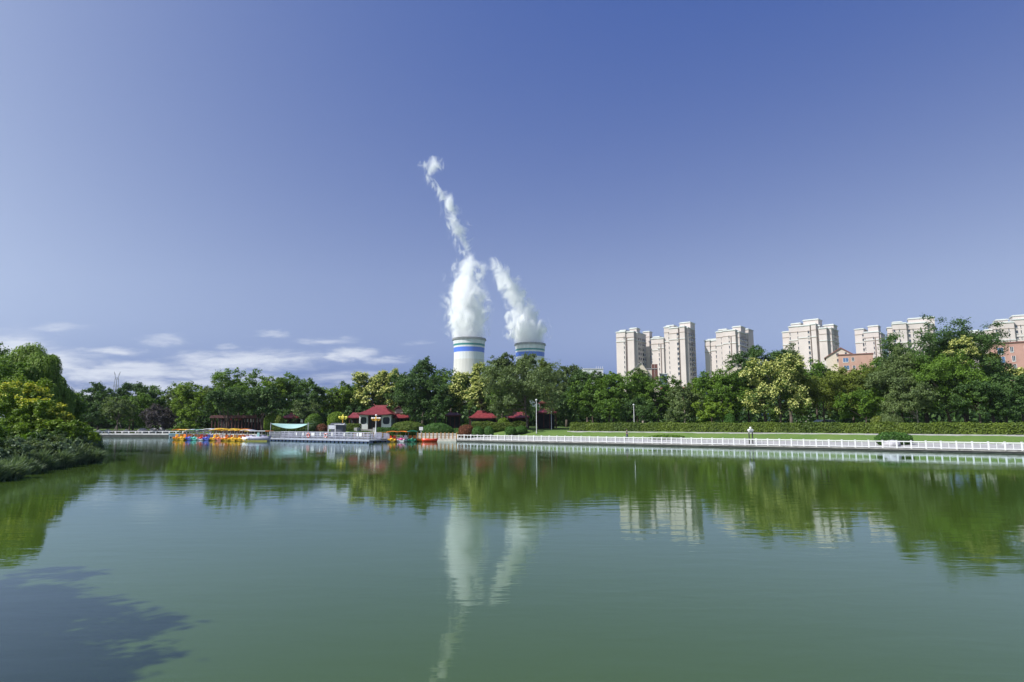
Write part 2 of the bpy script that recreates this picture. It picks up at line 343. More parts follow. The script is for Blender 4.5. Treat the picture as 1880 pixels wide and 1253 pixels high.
bal = empty('white_balustrade', (A.x, A.y, .3), math.atan2(FD.y, FD.x), 'long white concrete balustrade with square posts running along the lake edge to the right', 'railing')
SP = 1.28; n_ = 66
m = MB(); m.box(0, SP * n_, .02, .16, .66, .76); m.build('top_rail', WHITE, bal)
m = MB(); m.box(0, SP * n_, .03, .15, .06, .15); m.build('bottom_rail', WHITE, bal)
pm = MB(); pm.box(-.07, .07, .01, .17, 0, .78); pm.box(-.09, .09, -.01, .19, .78, .83); po = pm.build('post', WHITE, bal)
bm_ = MB(); bm_.box(-.03, .03, .05, .13, .152, .658); bo = bm_.build('baluster', WHITE, bal)
for i in range(1, n_ + 1):
    o = po.copy(); COL.objects.link(o); o.parent = bal; o.location = (SP * i, 0, 0)
for i in range(n_):
    o = bo if i == 0 else bo.copy()
    if i: COL.objects.link(o); o.parent = bal
    o.location = (SP * (i + .5), 0, 0)

# ------------------------------------------------------------------ foliage machinery
def mesh_quads(name, P4, tint, material, parent, extra=None):
    n = len(P4); co = P4.reshape(-1, 3).astype(np.float32)
    faces = np.arange(n * 4, dtype=np.int32); ev = []; ef = []
    tints = np.asarray(tint, np.float32)
    me = bpy.data.meshes.new(name)
    if extra is not None and len(extra.f):
        ev = np.array(extra.v, np.float32); base = n * 4
        allv = np.concatenate([co, ev]); loops = [faces]; tot = [np.full(n, 4, np.int32)]
        for f in extra.f: loops.append(np.array(f, np.int32) + base); tot.append(np.array([len(f)], np.int32))
        loops = np.concatenate(loops); tot = np.concatenate(tot); tints = np.concatenate([tints, np.full(len(extra.f), .12, np.float32)])
    else: allv, loops, tot = co, faces, np.full(n, 4, np.int32)
    me.vertices.add(len(allv)); me.vertices.foreach_set('co', allv.ravel())
    me.loops.add(len(loops)); me.loops.foreach_set('vertex_index', loops)
    me.polygons.add(len(tot)); start = np.concatenate([[0], np.cumsum(tot)[:-1]]).astype(np.int32)
    me.polygons.foreach_set('loop_start', start); me.polygons.foreach_set('loop_total', tot)
    me.update(calc_edges=True); me.validate()
    a = me.attributes.new('tint', 'FLOAT', 'FACE'); a.data.foreach_set('value', tints[:len(a.data)])
    me.materials.append(material); o = bpy.data.objects.new(name, me); COL.objects.link(o)
    if parent: o.parent = parent
    return o
def unit(v): return v / np.maximum(np.linalg.norm(v, axis=-1, keepdims=True), 1e-9)
def quads(p, nrm, size, rng, aspect=.55, out=.55, up=.15):
    n = len(p); nr = unit(nrm * out + rng.normal(0, 1, (n, 3)) * (1 - out) + np.array([0, 0, up]))
    t = unit(np.cross(nr, rng.normal(0, 1, (n, 3)))); bt = np.cross(nr, t)
    s = (size * rng.uniform(.7, 1.3, n))[:, None]
    return np.stack([p - t * s, p - bt * s * aspect, p + t * s, p + bt * s * aspect], 1)
def rand_dir(rng, n): return unit(rng.normal(0, 1, (n, 3)))

def crown(rng, rx, ry, rz, cz, nleaf, size, style='round', nclump=46):
    """leaf quads of one crown: clumps over an uneven ellipsoid, sub-clumps, leaves"""
    d = rand_dir(rng, nclump); d[:, 2] = np.where(d[:, 2] < -.8, -d[:, 2] * .6, d[:, 2]); d = unit(d)
    ph = rng.uniform(0, 6.28, 6); az = np.arctan2(d[:, 1], d[:, 0])
    lump = 1 + .16 * np.sin(2 * az + ph[0]) * np.cos(3 * d[:, 2] + ph[1]) + .12 * np.sin(5 * az + ph[2] + 3 * d[:, 2])
    rad = np.where(rng.uniform(0, 1, nclump) < .22, rng.uniform(.15, .6, nclump), rng.uniform(.66, .90, nclump)) * lump
    wid = ((1 - np.abs(d[:, 2]) ** 3) ** .4) / np.maximum(np.hypot(d[:, 0], d[:, 1]), .25); wid = np.clip(wid, .8, 1.5)
    if style == 'poplar': wid = wid * np.clip(.95 - .30 * d[:, 2], .4, 1.2)
    if style == 'cone': wid = np.clip(.95 - .75 * d[:, 2], .15, 1.3)
    if style == 'broad': wid = np.clip(.9 + .25 * d[:, 2], .5, 1.2)
    cpos = np.stack([d[:, 0] * rx * rad * wid, d[:, 1] * ry * rad * wid, cz + d[:, 2] * rz * rad], 1)
    cr = rng.uniform(.15, .29, nclump) * (rx + rz) / 2
    if style == 'poplar': cr *= .8
    ctint = rng.uniform(-.22, .22, nclump)
    # sub clumps
    ns = 9; sd_ = rand_dir(rng, nclump * ns).reshape(nclump, ns, 3); sd_[:, :, 2] += .25
    spos = cpos[:, None] + sd_ * cr[:, None, None] * rng.uniform(.45, .95, (nclump, ns, 1)) * np.array([1.08, 1.08, .95])
    if style in ('cone', 'tier'): spos[:, :, 2] = cpos[:, None, 2] + (spos[:, :, 2] - cpos[:, None, 2]) * .45
    srad = np.repeat(cr * .42, ns) * rng.uniform(.7, 1.3, nclump * ns)
    spos = spos.reshape(-1, 3); stint = np.repeat(ctint, ns) + rng.uniform(-.13, .13, nclump * ns)
    w = srad ** 2; k = rng.choice(len(spos), nleaf, p=w / w.sum())
    ld = rand_dir(rng, nleaf); ld[:, 2] = np.where(ld[:, 2] < -.3, -ld[:, 2], ld[:, 2])
    lp = spos[k] + ld * srad[k][:, None] * np.where(rng.uniform(0, 1, nleaf) < .14, rng.uniform(1.1, 1.7, nleaf), rng.uniform(.35, 1.12, nleaf))[:, None]
    cen = np.array([0, 0, cz - rz * .3]); nrm = unit(unit(lp - cen) + ld * .9)
    tint = np.clip(.45 + stint[k] + rng.normal(0, .13, nleaf), 0, 1)
    return lp, nrm, tint, cpos, cr, k

def trunk_mesh(rng, h, r, cpos, nb=9, lean=(0, 0), base_split=False):
    m = MB(); top = Vector((lean[0] + rng.normal(0, .02) * h, lean[1], h * .80))
    pts = [Vector((0, 0, -.35)), Vector((lean[0] * .15, lean[1] * .15, h * .14)), Vector((lean[0] * .35 + rng.normal(0, .015) * h, lean[1] * .35, h * .34)), Vector((lean[0] * .7, lean[1] * .7, h * .58)), top]
    m.path(pts, [r * 1.35, r, r * .85, r * .55, r * .18], 8)
    for i in rng.choice(len(cpos), min(nb, len(cpos)), replace=False):
        e = Vector(cpos[i]); f = rng.uniform(.26, .62); s = pts[1].lerp(pts[3], (f - .14) / .5) if f < .6 else pts[3]
        mid = s.lerp(e, .5) + Vector((0, 0, .04 * h)); m.path([s, mid, e], [r * .42, r * .25, r * .08], 5)
    return m

def tree(px, top, wpx, Y, kind, label, style='round', bottom=None, name=None, group=None, dens=1.0, dx=0, trunk_px=None, tr=None, leaf=None, lean=0, asp=1.0):
    seed = int(px * 7 + top * 13 + Y); rng = np.random.default_rng(seed)
    x = xpx(px, Y, 5); g = gz(x, Y); H = zpy(top, Y) - g
    wid = wpx / F * Y; cb = max(.5, (zpy(bottom + 6, Y) - g)) if bottom else H * .12
    root = empty(name or 'tree', (x, Y, g), 0, label, 'tree', group)
    rx = wid / 2; rz = (H - cb) / 2; cz = (H + cb) / 2
    size = leaf or max(.085, .00145 * Y)
    area = 4 * math.pi * ((rx * rz) ** .8) * 1.15
    nl = int(min(30000, dens * 3.4 * area / (size * size * 1.1)))
    nc = int(np.clip(area / 3.4, 56, 170))
    lp, nrm, tint, cpos, cr, k = crown(rng, rx * 1.12, rx * asp * 1.05, rz * 1.02, cz, nl, size, style, nc)
    lp[:, 0] += lean * (lp[:, 2] / H)
    cpos = cpos.copy(); cpos[:, 0] += lean * (cpos[:, 2] / H)
    lk = 'bright' if kind == 'gold' and Y < 80 else kind
    mesh_quads('crown', quads(lp, nrm, size, rng), tint, LEAF[lk], root)
    if kind == 'gold':
        # upright panicles of yellow flowers standing out of the clump surfaces
        kk = rng.choice(len(lp), int(len(lp) * .95)); q = lp[kk]; nn_ = nrm[kk]
        cen = np.array([0, 0, cz]); rel = (q - cen) / np.array([rx, rx * asp, rz]); rr = np.linalg.norm(rel, axis=1)
        cl = np.sin(q[:, 0] * 1.6 + seed) * np.cos(q[:, 2] * 1.4 + seed * .3) + np.sin(q[:, 1] * 1.5) * .7
        keep = (rr > .6) & (cl + 1.3 * rel[:, 2] + rng.normal(0, .35, len(q)) > (-1.0 if 80 < Y < 90 else -.5 if Y > 80 else .8))
        q = q[keep] + nn_[keep] * size * .7 + np.array([0, 0, size * .8]); nn_ = nn_[keep]
        mesh_quads('blossoms', quads(q, nn_, size * 1.05, rng, .65, .5, .5), rng.uniform(0, 1, len(q)), LEAF['blossom' if Y > 80 else 'blossom2'], root)
    r = tr or max(.10, H * .017)
    trunk_mesh(rng, H * .9, r, cpos, lean=(lean * .8, 0)).build('trunk', BARKP if kind in ('grey', 'bright') and seed % 2 else BARK, root)
    return root

def willow(px, top, wpx, Y, label, bottom, group=None, leaf=.10):
    seed = int(px * 3 + top * 5 + Y) + 11; rng = np.random.default_rng(seed)
    x = xpx(px, Y, 5); g = gz(x, Y); H = zpy(top, Y) - g; wid = wpx / F * Y; rx = wid / 2
    root = empty('willow_tree', (x, Y, g), 0, label, 'tree', group); cb = zpy(bottom, Y) - g
    # drooping plumes: each a dome from which strands hang
    lp = []; tt = []; nr = []; cps = []
    npl = 30
    for j in range(npl):
        f = rng.uniform(0, 1) ** .6; a = rng.uniform(0, 6.28); zc = cb + (H - cb) * (1 - .75 * f * f * rng.uniform(.6, 1)) - .4
        cx_, cy_ = math.cos(a) * rx * f * .82, math.sin(a) * rx * f * .82
        if j < 3: cx_, cy_, zc = rng.normal(0, .25) * rx, rng.normal(0, .2) * rx, H - .35 - .7 * j
        pr = rx * rng.uniform(.20, .34); cps.append((cx_, cy_, zc - .3)); pt = rng.uniform(-.2, .22)
        for s_ in range(46):
            b_ = rng.uniform(0, 6.28); q = math.sqrt(rng.uniform(0, 1)); L = rng.uniform(1.2, 3.6) * min(1, (zc - .5) / 4)
            n = int(L / .085); tz = np.linspace(0, 1, n); o_ = rng.uniform(.15, .6)
            px_ = cx_ + math.cos(b_) * (pr * q + o_ * (1 - np.exp(-3 * tz)) * .7); py_ = cy_ + math.sin(b_) * (pr * q + o_ * (1 - np.exp(-3 * tz)) * .7)
            pz_ = zc + pr * .8 * (1 - q * q) + .1 - L * tz
            P_ = np.stack([px_, py_, pz_], 1) + rng.normal(0, .035, (n, 3)); lp.append(P_); tt.append(np.full(n, .5 + pt + rng.normal(0, .12)))
            nr.append(np.tile([math.cos(b_), math.sin(b_), .45], (n, 1)))
    lp = np.concatenate(lp); tt = np.clip(np.concatenate(tt) + rng.normal(0, .08, len(lp)), 0, 1); nr = unit(np.concatenate(nr) + unit(lp - np.array([0, 0, H * .5])) * .6)
    k = lp[:, 2] > .4; lp, tt, nr = lp[k], tt[k], nr[k]; n = len(lp)
    # leaves are narrow and hang: long axis near vertical
    nn_ = unit(nr + rng.normal(0, .45, (n, 3))); dn = np.tile([0, 0, -1.0], (n, 1)) + rng.normal(0, .3, (n, 3)); dn = unit(dn - (dn * nn_).sum(1, keepdims=True) * nn_); bt = np.cross(nn_, dn)
    s = (leaf * rng.uniform(.8, 1.3, n))[:, None]
    mesh_quads('crown', np.stack([lp - dn * s, lp - bt * s * .42, lp + dn * s, lp + bt * s * .42], 1), tt, LEAF['willow'], root)
    trunk_mesh(rng, H * .9, H * .022, np.array(cps), 14).build('trunk', BARK, root)
    return root

def shell(rng, pts, nrm, size, name, kind, parent, core=None, jitter=.1, out=.6):
    n = len(pts); p = pts + nrm * rng.normal(0, jitter, (n, 1)); cl = np.sin(p[:, 0] * 2.1) * np.cos(p[:, 1] * 1.7) * .12
    return mesh_quads(name, quads(p, nrm, size, rng, .6, out), np.clip(.5 + cl + .22 * np.sin(p[:, 0] * .37 + 1) * np.sin(p[:, 0] * .13) + rng.normal(0, .18, n), 0, 1), LEAF[kind], parent, core)
def dome_shrub(px, base, wpx, top, Y, kind, label, name='shrub', asp=1.0, size=.11, group=None, stem=False, z=None):
    rng = np.random.default_rng(int(px * 11 + Y)); x = xpx(px, Y, 2); g = gz(x, Y) if z is None else z; h = zpy(top, Y) - g; r = wpx / F * Y / 2
    root = empty(name, (x, Y, g), 0, label, 'shrub', group)
    n = int(min(9000, 7 * (r * r * 3 + r * h * 4) / (size * size)))
    d = rand_dir(rng, n); d = d[d[:, 2] > -.7]; c0 = h * .5; lump = 1 + .05 * np.sin(4 * d[:, 0] + px) * np.cos(5 * d[:, 2])
    p = np.stack([d[:, 0] * r * lump, d[:, 1] * r * asp * lump, c0 + d[:, 2] * h * .5 * lump], 1)
    core = MB(); core.ball((0, 0, 0), 1, 14, 1, 8); core.v = [(a * r * .9, b_ * r * asp * .9, c0 + c_ * h * .45) for a, b_, c_ in core.v]
    shell(rng, p, unit(d * np.array([1, 1 / asp, r / max(h * .5, .1)])), size, 'foliage', kind, root, core, jitter=.05)
    MB().tube((0, 0, -.2), (0, 0, h * .4), .06, .04).build('stem', BARK, root)
    return root
def box_hedge(p0, p1, width, z0, z1, kind, label, name='hedge', size=.12, dens=1.0, wavy=.06, cat='hedge'):
    rng = np.random.default_rng(int(abs(p0[0]) * 10 + 3)); p0 = Vector(p0); p1 = Vector(p1); L = (p1 - p0).length; a = math.atan2(p1.y - p0.y, p1.x - p0.x)
    root = empty(name, (p0.x, p0.y, z0), a, label, cat); h = z1 - z0
    n = int(dens * 3.2 * L * (h * 2 + width) / (size * size * 1.2)); n = min(n, 90000); s = rng.uniform(0, L, n); f = rng.uniform(0, 2 * h + width, n)
    hl = h + wavy * np.sin(s * .9) + wavy * .6 * np.sin(s * 2.3 + 1)
    y = np.where(f < h, 0, np.where(f < h + width, f - h, width)); zz = np.where(f < h, f, np.where(f < h + width, hl, f - h - width))
    nr = np.stack([np.zeros(n), np.where(f < h, -1, np.where(f < h + width, 0, 1)), np.where((f >= h) & (f < h + width), 1.0, .25)], 1)
    core = MB(); core.box(.1, L - .1, .12, width - .12, -.3, h - .14)
    shell(rng, np.stack([s, y, zz], 1), unit(nr), size, 'foliage', kind, root, core, jitter=.06); return root

# ------------------------------------------------------------------ cooling towers and steam
def tower_mat(name, zt, Y, greyfrom, g0, g1, b0, b1):
    m = bpy.data.materials.new(name); m.use_nodes = True; t = m.node_tree; b = t.nodes['Principled BSDF']; b.inputs['Roughness'].default_value = .75
    c = N(t, 'ShaderNodeTexCoord'); s = N(t, 'ShaderNodeSeparateXYZ'); t.links.new(c.outputs['Object'], s.inputs[0]); z = s.outputs[2]
    mp = N(t, 'ShaderNodeMapping'); mp.inputs['Scale'].default_value = (.25, .25, .02); t.links.new(c.outputs['Object'], mp.inputs[0])
    n = N(t, 'ShaderNodeTexNoise', inp={'Scale': 1, 'Detail': 5, 'Roughness': .65}); t.links.new(mp.outputs[0], n.inputs[0])
    base = rgbmix(t, mapr(t, n.outputs[0], .35, .75, 0, 1), (.68, .69, .70), (.56, .56, .55))
    low = rgbmix(t, mapr(t, n.outputs[0], .35, .75, 0, 1), (.60, .58, .53), (.50, .48, .44))
    band = lambda lo, hi: math_(t, 'MULTIPLY', math_(t, 'GREATER_THAN', z, lo), math_(t, 'LESS_THAN', z, hi))
    col = rgbmix(t, math_(t, 'LESS_THAN', z, zpy(greyfrom, Y)), base, low)
    col = rgbmix(t, band(zpy(g1, Y), zpy(g0, Y)), col, (.02, .20, .20))
    col = rgbmix(t, band(zpy(b1, Y), zpy(b0, Y)), col, (.06, .16, .66))
    t.links.new(col, b.inputs['Base Color']); return m
def cooling_tower(px, toppy, wpx, Y, label, bands):
    x = xpx(px, Y, 100); zt = zpy(toppy, Y); r = wpx / F * Y / 2 * 1.02; g = gz(x, Y)
    root = empty('cooling_tower', (x, Y, 0), 0, label, 'cooling tower', 'striped cooling towers')
    prof = []
    for k in range(25):
        f = k / 24; z = 8 + (zt - 8) * f; th = .78; rr = r * .93 * math.sqrt(1 + ((f - th) / .52) ** 2 * .55) if f < th else r * (.93 + .07 * ((f - th) / (1 - th)) ** 2)
        prof.append((rr, z))
    inner = [(rr - .8, z) for rr, z in prof[::-1]]
    m = MB(); m.lathe(prof + inner + [prof[0]], 64, cap=False); m.build('shell', tower_mat('tower_paint', zt, Y, *bands), root)
    m = MB(); m.lathe([(r + 1.6, zt - 2.2), (r + 1.6, zt - 1.5), (r - 1.2, zt - 1.5)], 64, cap=False)
    m.lathe([(r + .1, zt - .05), (r + .9, zt - .05), (r + .9, zt + .9), (r - 1, zt + .9)], 64, cap=False); m.build('rim_walkway', mat('rim_grey', (.20, .20, .20), .8), root)
    leg = MB(); r0 = prof[0][0]
    leg.tube((r0 * 1.03, -3, 2), (r0, 3, 9), .7, .7, 6); leg.tube((r0 * 1.03, 3, 2), (r0, -3, 9), .7, .7, 6); lo = leg.build('column', mat('concrete', (.4, .39, .37), .85), root)
    for i in range(1, 28):
        o = lo.copy(); COL.objects.link(o); o.parent = root; o.rotation_euler = (0, 0, i * 2 * math.pi / 28)
    return x
xt1 = cooling_tower(861, 623.5, 59, 1118, 'nearer white cooling tower with blue and green bands, seen clear of the trees', (661.3, 633.2, 636.8, 639.8, 648.3))
xt2 = cooling_tower(973.5, 632.8, 55, 1200, 'farther white cooling tower, mostly hidden behind the poplars', (672, 642.4, 645.4, 648.2, 656))

def fcurve(t, v, z0, z1, pts, v0, v1):
    n = t.nodes.new('ShaderNodeFloatCurve'); f = math_(t, 'DIVIDE', math_(t, 'SUBTRACT', v, z0), z1 - z0, clamp=True); t.links.new(f, n.inputs[1])
    cu_ = n.mapping.curves[0]; P_ = sorted(((z - z0) / (z1 - z0), (q - v0) / (v1 - v0)) for z, q in pts)
    while len(cu_.points) < len(P_): cu_.points.new(.5, .5)
    for p, (a, b_) in zip(cu_.points, P_): p.location = (a, b_)
    n.mapping.update(); return math_(t, 'ADD', math_(t, 'MULTIPLY', n.outputs[0], v1 - v0), v0)
def plume(Y, st, label, seed):
    """st: (py, px centre, half-width px, density)"""
    s = Y / F
    S = [(zpy(py, Y), xpx(px, Y, zpy(py, Y)), rp * s * 1.12, dn) for py, px, rp, dn in st]; z0 = S[0][0]; z1 = S[-1][0]
    x0 = S[0][1]; root_loc = (x0, Y, 0)
    m = MB(); n = 20; prof = []
    vs = []; 
    for z, x, r, dn in S:
        rr = r * 1.55 + 7
        for i in range(n): a = 2 * math.pi * i / n; vs.append((x - x0 + rr * math.cos(a), rr * math.sin(a), z))
    for i in range(n):                               # keep the first ring inside the tower mouth
        a = 2 * math.pi * i / n; rr = S[0][2] * 1.02; vs[i] = (rr * math.cos(a), rr * math.sin(a), z0)
    fs = [(k * n + i, k * n + (i + 1) % n, (k + 1) * n + (i + 1) % n, (k + 1) * n + i) for k in range(len(S) - 1) for i in range(n)]
    fs += [tuple(range(n - 1, -1, -1)), tuple((len(S) - 1) * n + i for i in range(n))]
    m.add(vs, fs)
    M = bpy.data.materials.new('steam'); M.use_nodes = True; t = M.node_tree; t.nodes.clear()
    c = N(t, 'ShaderNodeTexCoord'); sp = N(t, 'ShaderNodeSeparateXYZ'); t.links.new(c.outputs['Object'], sp.inputs[0]); x, y, z = sp.outputs
    cx_ = fcurve(t, z, z0, z1, [(a, b_ - x0) for a, b_, _, _ in S], -140, 60); rr = fcurve(t, z, z0, z1, [(a, r_) for a, _, r_, _ in S], 0, 60); dd = fcurve(t, z, z0, z1, [(a, d_) for a, _, _, d_ in S], 0, 1)
    dx = math_(t, 'SUBTRACT', x, cx_); rad = math_(t, 'SQRT', math_(t, 'ADD', math_(t, 'MULTIPLY', dx, dx), math_(t, 'MULTIPLY', y, y)))
    q = math_(t, 'DIVIDE', rad, math_(t, 'MAXIMUM', rr, .5))
    mp = N(t, 'ShaderNodeMapping'); mp.inputs['Location'].default_value = (seed, seed * 2, 0); mp.inputs['Scale'].default_value = (1 / 24, 1 / 24, 1 / 36); t.links.new(c.outputs['Object'], mp.inputs[0])
    n1 = N(t, 'ShaderNodeTexNoise', inp={'Scale': 1.0, 'Detail': 8, 'Roughness': .68, 'Distortion': 1.2}); t.links.new(mp.outputs[0], n1.inputs[0])
    nearmouth = mapr(t, z, z0, z0 + 26, 0.25, 1)
    e = math_(t, 'ADD', math_(t, 'SUBTRACT', math_(t, 'SUBTRACT', 1.0, q), math_(t, 'MULTIPLY', math_(t, 'SUBTRACT', 1.0, dd), .75)), math_(t, 'MULTIPLY', math_(t, 'MULTIPLY', math_(t, 'SUBTRACT', n1.outputs[0], .52), 5.2), nearmouth))
    dens = math_(t, 'MULTIPLY', math_(t, 'MULTIPLY', mapr(t, e, -.05, .9, 0, 1), math_(t, 'POWER', dd, .8)), .26)
    v = N(t, 'ShaderNodeVolumePrincipled'); v.inputs['Color'].default_value = (1, 1, 1, 1); v.inputs['Anisotropy'].default_value = 0.0; t.links.new(dens, v.inputs['Density'])
    o_ = N(t, 'ShaderNodeOutputMaterial'); t.links.new(v.outputs[0], o_.inputs['Volume'])
    M.cycles.volume_step_rate = 1.0 ; M.cycles.volume_sampling = 'MULTIPLE_IMPORTANCE'
    o = m.build('steam_plume', M); o.location = root_loc; M.cycles.volume_step_rate = .4
    return tag(o, label, 'steam', 'steam plumes')
plume(1118, [(627, 861, 28, 1), (612, 861, 29, 1), (595, 859, 31, .97), (575, 855, 34, .92), (550, 856, 33, .88), (525, 859, 28, .9), (505, 858, 28, .75), (488, 860, 27, .7), (474, 858, 17, .55), (462, 852, 15, .68), (440, 848, 18, .68), (420, 841, 18, .67), (400, 834, 17, .66), (380, 827, 16, .62), (362, 818, 15, .56), (350, 806, 14, .42), (335, 790, 18, .34), (320, 786, 20, .36), (308, 795, 25, .54), (298, 796, 20, .5), (286, 794, 4, .1)],
      'tall white steam plume rising from the nearer cooling tower and thinning into a high wisp', 3)
plume(1200, [(636, 973, 26, 1), (622, 971, 28, 1), (605, 967, 28, 1), (585, 962, 26, .95), (565, 956, 24, .9), (545, 948, 23, .8), (525, 936, 22, .8), (508, 924, 20, .7), (492, 914, 18, .6), (480, 907, 14, .5), (470, 903, 3, .1)],
      'shorter white steam plume leaning left from the farther cooling tower', 9)

# ------------------------------------------------------------------ power pylon
Y = 620; x = xpx(210, Y, 20); g = 2.2; H = zpy(683, Y) - g; PY = mat('galvanised', (.20, .21, .23), .6)
root = empty('power_pylon', (x, Y, g), 0, 'grey lattice power pylon far behind the left trees', 'pylon')
m = MB()
for sx_ in (-1, 1):
    for sy in (-1, 1):
        m.tube((sx_ * 3.4, sy * 3.4, 0), (sx_ * .9, sy * 1.3, H * .86), .28, .22, 4)
        m.tube((sx_ * 3.4, sy * 3.4, 0), (-sx_ * 2.0, sy * 2.0, H * .45), .16, .16, 4); m.tube((sx_ * 2.0, sy * 2.0, H * .45), (-sx_ * .9, sy * .9, H * .72), .14, .14, 4)
m.build('lattice_mast', PY, root)
for zf, hw in ((.86, 2.2), (.72, 3.5), (.58, 3.5)):
    m = MB(); m.tube((-hw, 0, H * zf), (hw, 0, H * zf), .24, .24, 4); m.tube((-hw, 0, H * zf), (0, 0, H * zf + 1.6), .15, .15, 4); m.tube((hw, 0, H * zf), (0, 0, H * zf + 1.6), .15, .15, 4); m.build('crossarm', PY, root)
for s in (-1, 1):
    m = MB(); m.tube((s * .8, 0, H * .85), (s * 3.2, 0, H), .26, .2, 4); m.tube((s * 1.3, 0, H * .93), (s * 3.2, 0, H), .12, .15, 4); m.build('horn', PY, root)

# ------------------------------------------------------------------ apartment towers
def facade(name, col, stain): return mat(name, col, .8, .07, .08, stain=(stain, .35, .3))
CREAM = facade('cream_render', (.56, .495, .455), (.42, .375, .345)); CREAM2 = facade('cream_pale_render', (.62, .58, .55), (.48, .44, .42))  # second cream is a slightly paler render, assigned to no block
TRIM = mat('trim_brown', (.36, .29, .24), .8, .1, .5); ROOFG = mat('roof_cap', (.54, .56, .53), .8, .1, .3); PALE = mat('pale_trim', (.78, .76, .72), .7, .05, .4)
BRICK = mat('pink_brick', (.40, .23, .185), .85, .10, .35, bump=.01); BLUEGLASS = mat('blue_window', (.07, .13, .24), .15, .3, .3); SALMON = mat('salmon_brick', (.43, .26, .20), .85, .1, .3)
def yrot(px, Y, extra): return -math.atan((px - CX) / F) + extra
def aptower(px, Y, yaw, blocks, label, xs=1.0, ys=1.0, group='tall cream apartment towers'):
    """blocks: dict(x0,x1,y0,y1,top(py), win=[(x,w,storey)], swin, bands, cap). x in pixels of the photograph at depth Y, y in metres"""
    s = Y / F; x = xpx(px, Y, 30); root = empty('apartment_tower', (x, Y, 1.8), R(yaw), label, 'apartment block', group)
    zz = lambda py: zpy(py, Y) - 1.8
    whole = MB(); capm = MB(); band = MB(); edge = MB(); wins = []
    for b_ in blocks:
        b_['x0'] *= xs; b_['x1'] *= xs; b_['y1'] = b_['y0'] + (b_['y1'] - b_['y0']) * ys if not b_.get('ph') else b_['y1']
        b_['win'] = [(a * xs, c_) for a, c_ in b_.get('win', ())]; b_['pipes'] = [a * xs for a in b_.get('pipes', ())]; b_['swin'] = [(b_['y0'] + (a - b_['y0']) * ys, c_) for a, c_ in b_.get('swin', ())]
    for k, b_ in enumerate(blocks):
        x0, x1, y0, y1 = b_['x0'] * s, b_['x1'] * s, b_['y0'] + .013 * k, b_['y1']; zt = zz(b_['top']) + .011 * k
        z0 = zz(b_['base']) if 'base' in b_ else 0
        whole.box(x0, x1, y0, y1, z0, zt)
        if b_.get('cap', 1): capm.box(x0 - .35, x1 + .35, y0 - .35, y1 + .35, zt + .003, zt + .45); capm.box(x0 + .1, x1 - .1, y0 + .1, y1 - .1, zt + .453, zt + .8)
        if b_.get('parapet', 1) and not b_.get('ph'): band.box(x0 - .2, x1 + .2, y0 - .2, y1 + .2, zt - 3.3, zt - 3.05)
        for py in b_.get('bands', ()):
            z = zz(py); band.box(x0 - .22, x1 + .22, y0 - .22, y1 + .22, z, z + .28); capm.box(x0 - .16, x1 + .16, y0 - .16, y1 + .16, z + .283, z + .75)
        for e_ in b_.get('pipes', ()): edge.box(e_ * s - .22, e_ * s + .22, y0 - .3, y0 - .02, 0, zt - 3.4)
        st = 3.1
        for (wx, ww) in b_.get('win', ()):
            for j in range(30):
                z = zt - 4.6 - j * st
                if z < 4: break
                wins.append((wx * s, y0, z, ww * s, 0))
        for (wy, ww) in b_.get('swin', ()):
            for j in range(30):
                z = zt - 4.6 - j * st
                if z < 4: break
                wins.append((x1, wy, z, ww, 1))
        for (wy, ww) in b_.get('lwin', ()):
            for j in range(30):
                z = zt - 4.6 - j * st
                if z < 4: break
                wins.append((x0, wy, z, ww, 2))
    whole.build('wall', CREAM, root); capm.build('cornice', ROOFG, root); band.build('string_course', TRIM, root)
    if edge.v: edge.build('downpipe', mat('pipe_brown', (.17, .12, .10), .7), root)
    proto = {}
    wins = [w_ for w_ in wins if w_[2] > zz(700)]           # storeys hidden behind the park trees are left out
    wins.sort(key=lambda w_: -w_[2])
    for (wx, wy, z, ww, side) in wins[:98]:
        key = round(ww, 2)
        if key not in proto:
            m = MB(); m.box(-ww / 2, ww / 2, -.06, .3, 0, 1.7); o = m.build('window', GLASS, root); proto[key] = o
            f_ = MB(); f_.box(-ww / 2 - .15, ww / 2 + .15, -.28, -.062, -.22, -.04); fo = f_.build('sill', PALE, o)
        else:
            o = copy_tree(proto[key], root)
        o.location = (wx, wy, z); o.rotation_euler = (0, 0, (0, math.pi / 2, -math.pi / 2)[side])
    return root
Bk = lambda x0, x1, y0, y1, top, **k: dict(x0=x0, x1=x1, y0=y0, y1=y1, top=top, **k)
aptower(1133, 380, -36, [Bk(0, 20, 0, 17, 611.5, bands=(629.5,), win=[(17.5, 1.6)]), Bk(20.5, 37, .8, 16, 612.5, bands=(627,), pipes=[22]), Bk(5, 18, 2, 9, 608.5, parapet=0, ph=1), Bk(24, 39, 4, 9, 605.5, parapet=0, ph=1),
        Bk(37, 41, 3.5, 20, 614, swin=[(6, 1.6), (9.5, 1.2), (14, 2.0), (17.5, 1.6)], bands=(629,)), Bk(30, 44, 20.3, 26, 606.5, swin=[(22.5, 1.8)]), Bk(28, 47, 27, 34, 618.5, swin=[(28.5, 1.5), (31.5, 1.8)])],
        'leftmost apartment tower, cream with a dark recessed right side, beside the low white roof', xs=0.92, ys=0.8)
